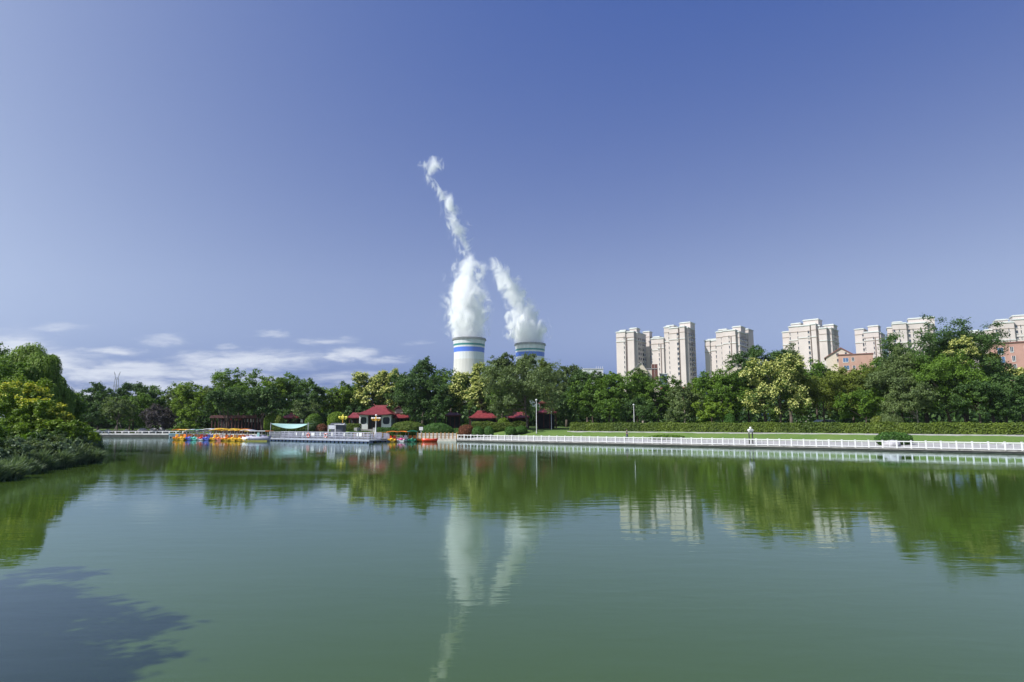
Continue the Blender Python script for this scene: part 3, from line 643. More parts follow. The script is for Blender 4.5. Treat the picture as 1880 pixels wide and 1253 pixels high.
aptower(1197.5, 380, -36, [Bk(0, 14, 0, 14, 623.5, bands=(645,)), Bk(14.3, 26, -.6, 14, 624, win=[(16.5, 1.5)], bands=(642,), pipes=[20.5]), Bk(2, 15, 2, 9, 620, ph=1),
        Bk(26.3, 37, .5, 15, 604.5, bands=(631,), win=[(35.8, 1.5)]), Bk(37.3, 55, -.4, 15, 607.5, bands=(628.5,), win=[(54, 3.2)]), Bk(59.5, 69, -1.6, 15, 607, bands=(628.5,)), Bk(55.3, 59.3, .8, 15, 608, cap=1), Bk(28, 43, 3, 9, 601.5, ph=1),
        Bk(52, 73, 5.5, 14, 597.5, ph=1), Bk(69.3, 73, .6, 14, 609, swin=[(4, 1.6), (8, 1.8), (11.5, 1.6)]), ],
        'tallest middle-left apartment tower, stepped, with one full column of dark windows', xs=0.95, ys=0.9)
aptower(1296.5, 376, -40, [Bk(0, 11, 0, 13, 627, bands=(648,)), Bk(11.3, 25, .7, 14, 627.5, bands=(646,), win=[(23, 1.6)]), Bk(2, 22, 3, 9, 624.5, ph=1), Bk(25.3, 40, -.3, 15, 613.5, bands=(638,), win=[(36, .8)]),
        Bk(40.3, 66, -1.0, 16, 613, bands=(636,), win=[(53, 1.6)], pipes=[57]), Bk(28, 45, 2, 8, 609, ph=1), Bk(55, 72, 4, 12, 605.5, ph=1), Bk(66.3, 72, .8, 24, 616, swin=[(3, 1.7), (7, 1.4), (11, 1.9), (16, 1.5), (20, 1.8)], bands=(640,)), Bk(58, 75, 15, 24, 607, ph=1)],
        'apartment tower rising behind the park between the tallest tower and the dark locust tree', xs=0.88, ys=0.7)
aptower(1437, 360, -42, [Bk(0, 17, 4, 16, 610, bands=(634,), win=[(15, 1.4)]), Bk(17.3, 38, 1.5, 16, 602.5, bands=(628,), win=[(19.5, 1.4), (36, 1.6)]), Bk(38.3, 63, 0, 16, 603.5, bands=(625.5,), win=[(60, 3.0)]), Bk(66.5, 76, -1, 16, 603, bands=(625.5,)), Bk(63.3, 66.3, 1, 15, 604.5),
        Bk(76.3, 82, 1, 15, 606), Bk(82.3, 97, -1.2, 16, 612, bands=(634,)), Bk(20, 40, 4, 10, 597, ph=1), Bk(45, 76, 5, 13, 592.5, ph=1, win=[(50, 2.2), (56, 2.2)]), Bk(84, 104, 7, 15, 604, ph=1), Bk(97.3, 104, 1.5, 22, 612, swin=[(5, 1.8), (10, 1.4), (15, 1.9), (19, 1.4)], bands=(634,))],
        'widest apartment tower, many-stepped cream blocks, directly behind the tall yellow-flowering tree', xs=0.82, ys=0.75)
aptower(1575, 380, -42, [Bk(0, 19, 1, 15, 606, bands=(631,), win=[(17, 2.4)], lwin=[(4, 1.6), (9, 1.6)]), Bk(19.3, 50, 0, 16, 613.5, bands=(628.5,), win=[(39, 1.5), (21.5, 1.0)], pipes=[42]), Bk(27, 48, 3, 10, 602, ph=1), Bk(50.3, 53, 1.2, 17, 616, swin=[(4, 1.6), (9, 1.8), (14, 1.6)])],
        'narrow apartment tower standing alone behind the orange brick gabled house', xs=0.78, ys=0.8)
aptower(1636, 350, -32, [Bk(0, 8, 3, 15, 602, win=[(4, 2.2)], lwin=[(6, 1.6), (10, 1.6)]), Bk(8.3, 30, 0, 15, 597, bands=(632,), win=[(11, 3.0), (19, 1.4)]), Bk(30.3, 62, 1.6, 16, 597.5, bands=(634,), win=[(34, 3.2), (40, 1.2), (52, 2.4), (58, 1.2)]), Bk(9, 24, 4, 10, 592.5, ph=1, win=[(12, 1.0)]), Bk(34, 74, 5, 13, 588, ph=1, win=[(38, 2.4), (46, 2.4)]), Bk(62.3, 70, 3, 14, 601)],
        'apartment tower with balcony columns whose right half hides behind the tallest park trees')
aptower(1818, 340, -30, [Bk(0, 12, 4, 15, 606, win=[(4, 2.2), (9, 1.6)]), Bk(12.3, 42, 0, 15, 596, bands=(628,), win=[(16, 2.8), (21, 1.2), (34, 1.3)]), Bk(42.3, 80, 1.5, 16, 591, bands=(622,), win=[(46, 3.0), (52, 1.2), (63, 2.6), (70, 1.2)]), Bk(18, 36, 3, 9, 589.5, ph=1), Bk(44, 90, 5, 13, 583, ph=1, win=[(50, 2.4), (58, 2.4)]), Bk(80.3, 120, 0, 14, 588)],
        'rightmost apartment tower at the picture edge, above the pink brick block')
aptower(1786, 420, -36, [Bk(0, 20, 0, 12, 612), Bk(20.3, 42, 1, 12, 619, win=[(28, 1.5), (36, 1.5)]), Bk(4, 18, 3, 8, 608.5, ph=1)], 'far pale apartment block peeping over the right shoulder of the tall park trees')

# low houses and blocks behind the trees
def gable_house(px0, px1, py_ridge, py_eave, Y, yaw, label, wallm, roofm, depth=11, wins=(), pxr=None, name='gabled_house'):
    s = Y / F; x = xpx(px0, Y, 15); w_ = (px1 - px0) * s / math.cos(R(yaw)) * .95; root = empty(name, (x, Y, 1.8), R(yaw), label, 'house')
    ze, zr = zpy(py_eave, Y) - 1.8, zpy(py_ridge, Y) - 1.8; xr = w_ * .5 if pxr is None else (pxr - px0) * s
    m = MB(); m.prism_y([(0, 0), (w_, 0), (w_, ze), (xr, zr), (0, ze)], 0, depth); m.build('wall', wallm, root)
    m = MB(); t_ = .35; ex = .7; sl_ = (zr - ze) / xr; sr_ = (zr - ze) / (w_ - xr)
    m.prism_y([(-ex, ze - ex * sl_ + .02), (xr, zr + .02), (w_ + ex, ze - ex * sr_ + .02), (w_ + ex, ze - ex * sr_ + t_), (xr, zr + t_ + .1), (-ex, ze - ex * sl_ + t_)], -.5, depth + .5); m.build('roof', roofm, root)
    for (wpx_, wpy, ww, wh) in wins:
        m = MB(); xx = (wpx_ - px0) * s; zz = zpy(wpy, Y) - 1.8; m.box(xx - ww / 2, xx + ww / 2, -.07, .2, zz - wh / 2, zz + wh / 2); o = m.build('window', GLASS, root)
        m = MB(); m.box(xx - ww / 2 - .15, xx + ww / 2 + .15, -.2, -.073, zz - wh / 2 - .18, zz - wh / 2); m.build('sill', PALE, o)
    return root
ROOFB = mat('brown_roof', (.19, .085, .07), .7, .2)
OCHREW = mat('cream_gable_wall', (.54, .47, .38), .8, .08)
gable_house(1521, 1566, 641.5, 657, 255, -29, 'cream gabled house end with brown roof edge, left of the orange brick block', OCHREW, ROOFB, wins=[(1540, 652.5, .9, 1.1), (1553.5, 650.8, .7, .8), (1541, 663, 1.0, 1.3)], pxr=1546)
gable_house(1817, 1862, 632, 643, 230, -38, 'cream gable with brown roof edge peeping above the pink brick block', OCHREW, ROOFB, wins=[(1838, 640, .9, .9), (1822, 641, .9, .9)], pxr=1834)
gable_house(1159, 1190, 667, 683, 300, -14, 'small cream gabled house in front of the leftmost apartment tower', OCHREW, mat('grey_roof_edge', (.25, .24, .25), .7), pxr=1178)
gable_house(1336, 1372, 664, 681, 290, -21, 'small cream gabled house at the foot of the third apartment tower', OCHREW, mat('grey_roof_edge', (.25, .24, .25)), wins=[(1357, 672, .9, .9)], pxr=1362)
def flat_block(px0, px1, py, Y, yaw, label, wallm, wins, depth=14, cap=ROOFB, name='brick_block', extra=None, cat='building', gm=BLUEGLASS):
    s = Y / F; x = xpx(px0, Y, 15); w_ = (px1 - px0) * s / math.cos(R(yaw)); root = empty(name, (x, Y, 1.8), R(yaw), label, cat); zt = zpy(py, Y) - 1.8
    m = MB(); m.box(0, w_, 0, depth, 0, zt); m.build('wall', wallm, root)
    m = MB(); m.box(-.3, w_ + .3, -.3, depth + .3, zt + .003, zt + .4); m.build('roof_edge', cap, root)
    for (wpx_, wpy, ww, wh, *mm) in wins:
        xx = (wpx_ - px0) * s; zz = zpy(wpy, Y) - 1.8
        m = MB(); m.box(xx - ww / 2, xx + ww / 2, -.05, .2, zz - wh / 2, zz + wh / 2); o = m.build('window', mm[0] if mm else gm, root)
        m = MB()
        m.box(xx - ww / 2 - .09, xx - ww / 2 - .003, -.12, -.004, zz - wh / 2 - .1, zz + wh / 2 + .1); m.box(xx + ww / 2 + .003, xx + ww / 2 + .09, -.12, -.004, zz - wh / 2 - .1, zz + wh / 2 + .1)
        m.box(xx - .03, xx + .03, -.12, -.054, zz - wh / 2, zz + wh / 2); m.box(xx - ww / 2, xx + ww / 2, -.16, -.004, zz - wh / 2 - .18, zz - wh / 2 - .004); m.build('frame', PALE, o)
    return root
flat_block(1544, 1592, 653, 250, -29, 'low orange brick block with a blue window, beside the cream gable', SALMON, [(1555.5, 662, 1.9, 1.7), (1567, 661, .9, 1.5, GLASS), (1556, 676, 1.9, 1.7), (1568, 676, .9, 1.5, GLASS)])
flat_block(1826, 1900, 632.5, 205, -36, 'large pink brick block with blue windows at the right picture edge', BRICK, [(1840, 645.5, 1.55, 2.1), (1856, 644, .8, 1.7, GLASS), (1840.5, 662, 1.7, 2.1), (1857.5, 660.5, .8, 1.7, GLASS), (1858, 675, .8, 1.5, GLASS), (1876, 644, .8, 1.7, GLASS), (1877, 661, .8, 1.7, GLASS)])
flat_block(1186, 1206, 678.5, 300, -14, 'low cream block with brown end wall between the two left apartment towers', OCHREW, [(1203, 684, 3.0, 8.0, mat('brown_panel', (.13, .05, .04), .8))], cap=mat('grey_roof_edge', (.25, .24, .25)), name='low_block')
flat_block(1214.5, 1226, 687.5, 300, -10, 'small blue-grey rooftop block at the foot of the tallest left tower', mat('bluegrey', (.22, .24, .36), .7), [(1218, 691, .8, 1.2, GLASS)], depth=5, cap=ROOFG, name='low_block')
flat_block(1217, 1260, 714, 180, -10, 'low orange-roofed building glimpsed over the grey round tree', SALMON, [(1245, 721, 1, 1.4, GLASS)], depth=8, cap=mat('orange_roof', (.45, .14, .06), .7), name='low_block')
w = flat_block(1073, 1109, 678, 420, 4, 'long low white roofed building beyond the trees right of the cooling towers', mat('white_sheet', (.75, .76, .78), .5, .04), [(1103, 685, 2.2, 2.2, GLASS)], depth=25, cap=WHITE, name='white_warehouse')
m = MB(); [m.tube((9 + k * 1.5, .5, zpy(678, 420) - 1.4), (9 + k * 1.5, .5, zpy(678, 420) + .3), .1, .1, 5) for k in range(4)]; m.build('roof_vent', PALE, w)

# ------------------------------------------------------------------ trees
T = tree
# far left shore, left to right
T(140, 728, 55, 150, 'olive', 'olive tree furthest left on the far shore, half behind the near willows', bottom=790)
T(182, 708, 78, 134, 'dark', 'dark bluish-green broad tree left of the pylon on the far shore', bottom=775)
T(158, 742, 64, 127, 'dark', 'dark tiered bushy tree at the far left end of the quay', 'tier', 792)
T(218, 730, 52, 126.5, 'grey', 'thin grey-green young tree propped by stakes below the pylon', bottom=768, tr=.13, dens=.6)
T(246, 706, 62, 138, 'dark', 'dark ragged tree just right of the pylon', bottom=770)
T(240, 726, 66, 131, 'mid', 'lower bright green tree right of the staked young tree', bottom=785)
T(292, 713, 70, 142, 'mid', 'green tree behind the purple-grey tree on the far shore', bottom=775)
T(293, 744, 46, 127, 'purple', 'round purple-grey leaved tree beside the quay', bottom=790)
T(325, 718, 50, 140, 'grey', 'grey-green tree behind the small blue-white cabin', bottom=780)
T(360, 706, 80, 131, 'bright', 'bright yellow-green tree right of the small cabin', bottom=775)
T(346, 752, 34, 124, 'bright', 'small light green shrubby tree beside the cabin', bottom=794, tr=.08)
T(404, 694, 62, 133, 'grey', 'dark grey-green tree left of the tallest tree of the left group', bottom=768)
T(440, 684, 100, 126, 'mid', 'largest dark green tree standing behind the row of pedal boats', bottom=765)
T(418, 712, 70, 118, 'dark', 'low dark tree casting deep shade behind the pedal boats', bottom=766)
T(482, 710, 60, 120, 'dark', 'dark tree between the long open hall and the sail canopy', bottom=766)
T(500, 697, 62, 138, 'bright', 'yellow-green treetop right of the tallest tree of the left group', bottom=750)
T(537, 690, 86, 144, 'mid', 'wide mid-green tree behind the small red-roofed lodge', bottom=760)
T(567, 704, 58, 126, 'dark', 'dark tiered tree right behind the small red-roofed lodge', 'tier', 768)
T(560, 736, 50, 121, 'grey', 'greyish bushy tree beside the small red-roofed lodge', bottom=776)
T(612, 710, 66, 132, 'bright', 'smooth bright green tree left of the yellow-flowering pair', 'broad', 762)
T(650, 703, 60, 134, 'mid', 'green tree touching the left edge of the yellow-flowering tree', bottom=758)
T(684, 684, 66, 130, 'gold', 'left yellow-flowering tree behind the red-roofed pavilion', bottom=752)
T(716, 681, 58, 128, 'gold', 'right yellow-flowering tree behind the red-roofed pavilion', bottom=760)
T(776, 656, 58, 150, 'dark', 'dark slender treetop standing above all others left of the nearer cooling tower', 'poplar', 750, dens=.7)
T(762, 684, 84, 122, 'dark', 'large dense dark green tree right of the red-roofed pavilion', bottom=775)
T(800, 700, 66, 120, 'dark', 'dark shady tree over the clipped mounds', bottom=772)
T(828, 680, 62, 138, 'mid', 'green treetop left of the nearer cooling tower base', bottom=755)
T(863, 679, 66, 121, 'gold', 'yellow-flowering tree in front of the nearer cooling tower', bottom=762)
T(884, 700, 44, 117, 'gold', 'lower lobe-shaped yellow-flowering tree above the mid red roof', bottom=760)
T(922, 652, 80, 136, 'grey', 'left grey-green poplar between the two cooling towers', 'poplar', 752)
T(968, 653, 70, 140, 'grey', 'grey-green poplar hiding the farther cooling tower', 'poplar', 752)
T(1001, 664, 46, 134, 'olive', 'olive treetop right of the farther cooling tower', 'poplar', 755)
T(968, 672, 140, 104, 'grey', 'big airy light green tree leaning over the white balustrade', bottom=772, lean=-.6, tr=.17, dens=.8)
T(932, 706, 70, 112, 'mid', 'round fresh green tree over the mid red-roofed pavilion', bottom=762)
T(1040, 668, 66, 128, 'grey', 'grey-green rounded poplar right of the airy waterside tree', bottom=760)
T(1021, 726, 60, 118, 'dark', 'dark shady tree behind the white lamp poles', bottom=778)
T(1078, 682, 70, 124, 'dark', 'dark green tree in front of the long white roof', bottom=768)
T(1088, 694, 78, 112, 'mid', 'mid-green tree above the left end of the long hedge', bottom=772)
T(1126, 690, 60, 126, 'bright', 'light green treetop left of the leftmost apartment tower', bottom=765)
T(1152, 684, 86, 112, 'mid', 'broad locust tree below the leftmost apartment tower', bottom=770)
T(1180, 675, 46, 122, 'grey', 'wispy pale tree in front of the small gabled house', 'poplar', 765, dens=.6)
T(1208, 694, 74, 112, 'mid', 'green tree below the tallest left apartment tower', bottom=770)
T(1170, 735, 60, 106, 'dark', 'low dark tree close behind the hedge, left part', bottom=774)
T(1118, 738, 56, 106, 'mid', 'low green tree close behind the hedge at its left end', bottom=774)
T(1256, 714, 66, 99, 'grey', 'round grey-green tree leafy down to the hedge', bottom=777, tr=.16)
T(1292, 688, 70, 112, 'bright', 'light green tree between the grey round tree and the third tower', bottom=768)
T(1326, 682, 92, 99, 'mid', 'dark-hearted green tree below the third apartment tower', bottom=768)
T(1306, 738, 56, 96, 'bright', 'low bright green tree with slender trunk just behind the hedge', bottom=772, tr=.09)
T(1404, 631, 92, 98, 'dark', 'tall dark locust tree left of the widest apartment tower', bottom=745, dens=1.1)
T(1374, 680, 62, 101, 'dark', 'bluish dark tree left of the tall yellow-flowering tree', bottom=768)
T(1452, 636, 58, 130, 'grey', 'thin grey-green treetop in front of the widest apartment tower', 'poplar', 745, dens=.55)
T(1432, 659, 108, 88.5, 'gold', 'tallest yellow-flowering tree, standing alone behind the hedge', bottom=774, asp=.9)
T(1500, 668, 78, 106, 'mid', 'green tree behind the olive locusts right of the tall yellow-flowering tree', bottom=764)
T(1512, 690, 120, 91, 'olive', 'wide olive locust tree right of the tall yellow-flowering tree', bottom=764)
T(1566, 670, 92, 94, 'olive', 'olive locust tree below the orange brick block', bottom=768)
T(1603, 668, 74, 98, 'bright', 'lighter green locust tree below the narrow apartment tower', bottom=768)
T(1588, 716, 90, 86, 'mid', 'low dark-green locust just behind the middle of the hedge', bottom=772)
T(1640, 658, 60, 112, 'dark', 'dark tree filling the gap left of the tallest park trees', bottom=764)
T(1655, 650, 90, 83, 'grey', 'grey-green left shoulder of the tallest park trees', bottom=770)
T(1700, 597, 132, 86, 'dark', 'tallest grey-dark park tree hiding an apartment tower', bottom=745, dens=1.1)
T(1772, 600, 130, 85, 'dark', 'right twin of the tallest park trees, bluish green', bottom=748, dens=1.1)
T(1742, 655, 130, 79.5, 'mid', 'bushy green tree in front of the two tallest park trees', bottom=772)
T(1683, 705, 96, 79, 'grey', 'lower greyish tree at the foot of the tallest park trees', bottom=774)
T(1797, 690, 96, 76.5, 'dark', 'lower dark tree right of the foot of the tallest park trees', bottom=774)
T(1774, 622, 42, 81, 'gold', 'small yellow-flowering top showing among the tallest park trees', bottom=680, dens=.8)
T(1822, 640, 44, 90, 'olive', 'yellowish narrow tree at the left corner of the pink brick block', 'poplar', 740, dens=.8)
T(1846, 694, 86, 78, 'dark', 'broad-leaved dark green tree low at the right picture edge', bottom=774, leaf=.16)
T(1876, 678, 66, 92, 'gold', 'yellow-flowering tree below the pink brick block at the right edge', bottom=760)
T(1915, 690, 80, 84, 'mid', 'green tree cut off by the right picture edge', bottom=772)

# near left bank
willow(36, 636, 112, 62, 'taller pale green weeping willow on the near left bank', 745, 'willows on the near left bank')
willow(80, 652, 84, 60, 'lower right weeping willow on the near left bank', 760, 'willows on the near left bank')
willow(104, 690, 40, 66, 'small dark edge willow leaning over the water on the left bank', 765, 'willows on the near left bank')
T(-30, 640, 110, 64, 'mid', 'green tree cut off by the left picture edge', bottom=760, leaf=.10)
T(30, 668, 84, 58.5, 'mid', 'mid-green tree below the taller weeping willow', bottom=770, leaf=.10)
T(126, 716, 44, 71, 'mid', 'round green tree behind the near left bank', bottom=790, leaf=.11)
T(18, 706, 110, 50, 'gold', 'near yellow-flowering tree at the left picture edge', bottom=800, leaf=.085)
T(78, 730, 76, 48.5, 'gold', 'near yellow-flowering bush-like tree below the willows', bottom=806, leaf=.085)
T(60, 712, 60, 55, 'mid', 'leafy dark green tree between willow and yellow-flowering trees', bottom=800, leaf=.09)

def bush(px, top, wpx, Y, kind, label, base=None, leaf=.085, name='bush', asp=1.0, dens=1.0):
    rng = np.random.default_rng(int(px * 5 + top + Y)); x = xpx(px, Y, 1.5); g = gz(x, Y) - .1; H = zpy(top, Y) - g; rx = wpx / F * Y / 2
    root = empty(name, (x, Y, g), 0, label, 'bush')
    nl = int(min(22000, dens * 2.4 * 4 * math.pi * (rx * H * .5) * 1.2 / (leaf * leaf * 1.1)))
    lp, nrm, tint, cpos, cr, k = crown(rng, rx, rx * asp, H * .52, H * .5, nl, leaf, 'round', 40); lp[:, 2] = np.abs(lp[:, 2])
    mesh_quads('foliage', quads(lp, nrm, leaf, rng), tint, LEAF[kind], root)
    m = MB()
    for i in range(6): m.path([(0, 0, -.1), Vector(cpos[i]) * .5, Vector(cpos[i])], [.05, .03, .01], 5)
    m.build('stems', BARK, root); return root
bush(120, 768, 96, 47.5, 'bright', 'bright green bush above the reeds on the near left bank', leaf=.10)
bush(88, 790, 70, 46, 'dark', 'dark bush under the near yellow-flowering trees')
bush(20, 796, 80, 42, 'mid', 'shady green bush at the left edge above the reeds')
bush(150, 786, 50, 48, 'mid', 'green bush at the water tip of the near left bank')
bush(-40, 780, 90, 38, 'mid', 'green bush just outside the left edge, over the reeds')
bush(150, 812, 54, 46, 'grey', 'silvery grey-green rounded bush at the water tip of the near left bank', leaf=.075)
bush(108, 806, 66, 43.5, 'reed', 'feathery grey-green bush among the middle reeds')
bush(58, 815, 70, 40, 'grey', 'silvery bush low over the water, left of the feathery bush', leaf=.07)
bush(8, 812, 76, 36.5, 'reed', 'feathery grey-green bush at the left picture edge', leaf=.07)
bush(132, 782, 60, 50, 'willow', 'fresh yellow-green bush behind the bright green one', leaf=.09)
for px_, tp_, w_, Y_, kd_, lb_ in ((165, 806, 44, 47.5, 'reed', 'small feathery bush right at the water tip of the near left bank'), (128, 800, 60, 47, 'reed', 'taller feathery grey-green bush just left of the water tip'), (86, 806, 66, 43, 'grey', 'silvery bush in front of the dark bush, near left bank'), (34, 806, 72, 40.5, 'reed', 'broad feathery bush third from the left edge'),
        (-14, 800, 90, 38, 'grey', 'silvery bush cut by the left picture edge'), (70, 776, 70, 49, 'bright', 'lime green bush under the right willow'), (20, 770, 90, 46, 'bright', 'lime green bush under the near flowering tree at the left edge')):
    bush(px_, tp_, w_, Y_, kd_, lb_, leaf=.07 if kd_ != 'bright' else .09)
T(58, 692, 70, 53, 'bright', 'lime green leafy tree between the two willows and the flowering trees', bottom=790, leaf=.09)
def reeds(px, Y, wpx, h, label, seed, n=2400):
    rng = np.random.default_rng(seed); x = xpx(px, Y, .5); g = max(gz(x, Y), -.05); r = wpx / F * Y / 2
    root = empty('reed_clump', (x, Y, g), 0, label, 'reeds', 'reed clumps along the near left bank')
    a = rng.uniform(0, 6.28, n); q = np.sqrt(rng.uniform(0, 1, n)); bx, by = np.cos(a) * q * r, np.sin(a) * q * r * .7
    tuft = (np.sin(bx * 3.1 + seed) * np.cos(by * 2.7 + seed)) ; hh = h * rng.uniform(.35, 1.15, n) * (1.1 - .6 * q ** 2) * (1 + .3 * tuft); dirx = np.cos(a) * (.2 + 1.1 * q) + rng.normal(0, .4, n); diry = np.sin(a) * (.2 + 1.1 * q) + rng.normal(0, .4, n)
    wv = rng.uniform(.016, .036, n); ta = rng.uniform(0, 6.28, n); tx, ty = np.cos(ta) * wv, np.sin(ta) * wv
    P_ = []; tt = []; base_t = np.clip(rng.normal(.45, .26, n), 0, 1)
    f = [0, .45, .8, 1.0]; pts = []
    for k in f:
        bend = k ** 2.2; pts.append(np.stack([bx + dirx * hh * .45 * bend, by + diry * hh * .45 * bend, hh * (k - .22 * bend * np.hypot(dirx, diry))], 1))
    T_ = np.stack([tx, ty, np.zeros(n)], 1); ws = [1, 1.1, .7, .05]
    for k in range(3): P_.append(np.stack([pts[k] - T_ * ws[k], pts[k] + T_ * ws[k], pts[k + 1] + T_ * ws[k + 1], pts[k + 1] - T_ * ws[k + 1]], 1)); tt.append(base_t)
    mesh_quads('blades', np.concatenate(P_), np.concatenate(tt), LEAF['reed'], root); return root
rc = [(160, 45.6, 46, 1.7, 'at the right tip of the near left bank'), (128, 44.5, 60, 1.9, 'second from the tip of the near left bank'), (146, 46.5, 46, 2.2, 'behind the tip clump, tallest blades'), (98, 41.5, 60, 1.8, 'below the bright green bush'), (66, 39, 64, 1.7, 'in the middle of the near left bank'),
      (34, 36, 66, 1.6, 'nearer the left edge, below the shady bush'), (4, 33, 66, 1.6, 'at the left picture edge by the water'), (110, 45, 60, 2.1, 'behind the middle reeds, under the bright bush'), (50, 41.5, 70, 1.9, 'second row, under the dark bush'), (15, 38, 70, 1.9, 'second row at the left edge'), (-30, 31.5, 70, 1.6, 'just outside the left edge')]
for i, (px, Y, wp, h, wh) in enumerate(rc): reeds(px, Y, wp, h * .68, 'grey-green reed clump ' + wh, 100 + i)

# tree on the bank outside the left edge: it throws the blue shade over the near water
def off_tree(x, y, H, wid, label, seed, cb=2.5):
    rng = np.random.default_rng(seed); g = gz(x, y); root = empty('tree', (x, y, g), 0, label, 'tree', 'trees on the bank outside the left edge')
    rx = wid / 2; rz = (H - cb) / 2; lp, nrm, tint, cpos, cr, k = crown(rng, rx, rx, rz, (H + cb) / 2, 30000, .13, 'broad', 80)
    mesh_quads('crown', quads(lp, nrm, .13, rng), tint, LEAF['mid'], root); trunk_mesh(rng, H * .9, .2, cpos).build('trunk', BARK, root)
off_tree(-14.1, 3.6, 9.0, 6.4, 'bank tree outside the left edge whose shade falls on the near water', 71)
off_tree(-17.2, 5.8, 9.0, 6.4, 'second bank tree outside the left edge, a little farther off', 72)
off_tree(-13.6, .9, 9.4, 6.4, 'bank tree beside the viewer, left and slightly behind', 73)

# dense far wood closing the gaps between trunks
rng = np.random.default_rng(99); P_ = []; nr_ = []; 
for k in range(420):
    px = rng.uniform(60, 1960); Yk = rng.uniform(150, 175); x = xpx(px, Yk, 4); h = rng.uniform(4.5, 7.5) if px < 1350 else rng.uniform(6, 10)
    d = rand_dir(rng, 260); P_.append(np.array([x, Yk, 1.8 + h * .5]) + d * np.array([4.5, 3, h * .55]) * rng.uniform(.75, 1.05, (260, 1))); nr_.append(d)
P_ = np.concatenate(P_); nr_ = np.concatenate(nr_); P_[:, 2] = np.maximum(P_[:, 2], 1.8)
o = mesh_quads('distant_wood', quads(P_, nr_, .55, rng), np.clip(rng.normal(.35, .2, len(P_)), 0, 1), LEAF['dark'], None); tag(o, 'dark continuous undergrowth and wood behind the park trees', 'wood', kind='stuff')

# ------------------------------------------------------------------ hedges and clipped shrubs
s0, s1 = 14, 98
p0, p1 = E(s0, 11.6), E(s1, 11.6)
box_hedge(p0, p1, 1.6, 1.66, 2.86, 'hedge', 'long clipped yellow-green hedge running behind the lawn to the right edge', size=.11, dens=.9)
g = lambda px, Y: (xpx(px, Y, 2), Y)
box_hedge(g(866, 110), g(968, 109), 2.6, 1.75, 2.95, 'hedge', 'low bright yellow-green hedge in front of the mid red roofs', size=.11, wavy=.12)
box_hedge(g(500, 113), g(592, 113), 1.6, 1.7, 2.55, 'hedge', 'yellow-green hedge above the sail canopy', size=.11, wavy=.1)
box_hedge(g(634, 112), g(660, 112), 1.4, 1.7, 2.6, 'hedge', 'short bright hedge left of the pavilion wall', size=.1)
box_hedge(g(690, 109), g(746, 108), 1.5, 1.3, 1.95, 'box', 'low dark hedge in front of the pavilion', size=.1)
D = dome_shrub
D(749, 789, 60, 774.5, 110, 'hedge', 'green flat-topped clipped mound right of the pavilion', asp=.7)
D(803, 796, 56, 777.5, 106, 'box', 'largest clipped green dome behind the right pedal boats', asp=.7)
D(850, 800, 62, 787, 107, 'box', 'long low clipped grass-green mound behind the wooden railing', asp=.6)
D(856, 794, 27, 781, 104, 'red', 'reddish-brown clipped bush left of the ball shrubs', asp=.9)
D(877, 798, 19, 783.5, 102, 'box', 'first dark ball shrub right of the reddish bush', name='ball_shrub', group='clipped ball shrubs by the white balustrade')
D(897.5, 798, 16, 783.5, 102, 'box', 'smaller ball shrub second from the reddish bush', name='ball_shrub', group='clipped ball shrubs by the white balustrade')
D(937, 799, 18, 783.5, 101, 'box', 'round ball shrub standing clear on the lawn in the middle of the row', name='ball_shrub', group='clipped ball shrubs by the white balustrade')
D(957, 800, 21, 783, 101, 'box', 'ball shrub closest to the leaning waterside tree', name='ball_shrub', group='clipped ball shrubs by the white balustrade')
D(924, 788, 20, 768, 112, 'bright', 'light green bush sticking up from the low yellow hedge')
D(618, 786, 34, 757, 116, 'bright', 'large round light green shrub behind the dock kiosk', asp=.9)
D(576, 784, 30, 760, 119, 'mid', 'rounded green shrub right of the small red-roofed lodge')
D(498, 782, 26, 760, 120, 'bright', 'light green shrub left of the small red-roofed lodge')
D(512, 783, 18, 763, 119, 'olive', 'olive shrub touching the small red-roofed lodge')
D(591, 791, 20, 779.5, 110, 'red', 'brownish clipped bush beside the dock kiosk')
D(575, 792, 26, 774, 112, 'dark', 'dark shrub behind the right corner of the sail canopy')
D(1296, 783, 24, 762, 98, 'box', 'small dark round bush under trees behind the hedge')
D(1340, 777, 19, 761, 94, 'box', 'small clipped round bush by a slender trunk behind the hedge')
D(1640, 772, 32, 758, 80, 'grey', 'low silvery-grey bush behind the hedge')
D(1612, 774, 20, 765, 82, 'olive', 'tiny olive bush just left of the silvery bush')
D(1225, 806, 0.001 + 62, 800, 86, 'mid', 'low sprawling shrub patch on the lawn by the balustrade', asp=.5, z=.6)
D(1640, 812, 66, 795, 68, 'box', 'creeper mound spilling over the pale rock on the lawn', asp=.35)
rk = MB()
def rock(px, Y, w_, h, label, z=None, col=None):
    rng = np.random.default_rng(int(px * 3)); x = xpx(px, Y, 1); zz = gz(x, Y) if z is None else z
    m = MB(); m.ball((0, 0, h * .35), 1, 9, 1, 6); m.v = [(a * w_ / 2 * (1 + rng.normal(0, .1)), b_ * w_ / 2.6 * (1 + rng.normal(0, .1)), h * .35 + (c_ - h * .35) * h * .65 * (1 + rng.normal(0, .08))) for a, b_, c_ in m.v]
    o = m.build('boulder', col or mat('pale_rock', (.36, .35, .36), .85, .25, 3, bump=.03)); o.location = (x, Y, zz); tag(o, label, 'rock', 'landscape boulders')
rock(1637, 66.6, 1.9, .75, 'pale grey rock under the creeper mound behind the balustrade'); rock(1845, 64.6, 1.0, .35, 'small white stone lying on the lawn at the far right')
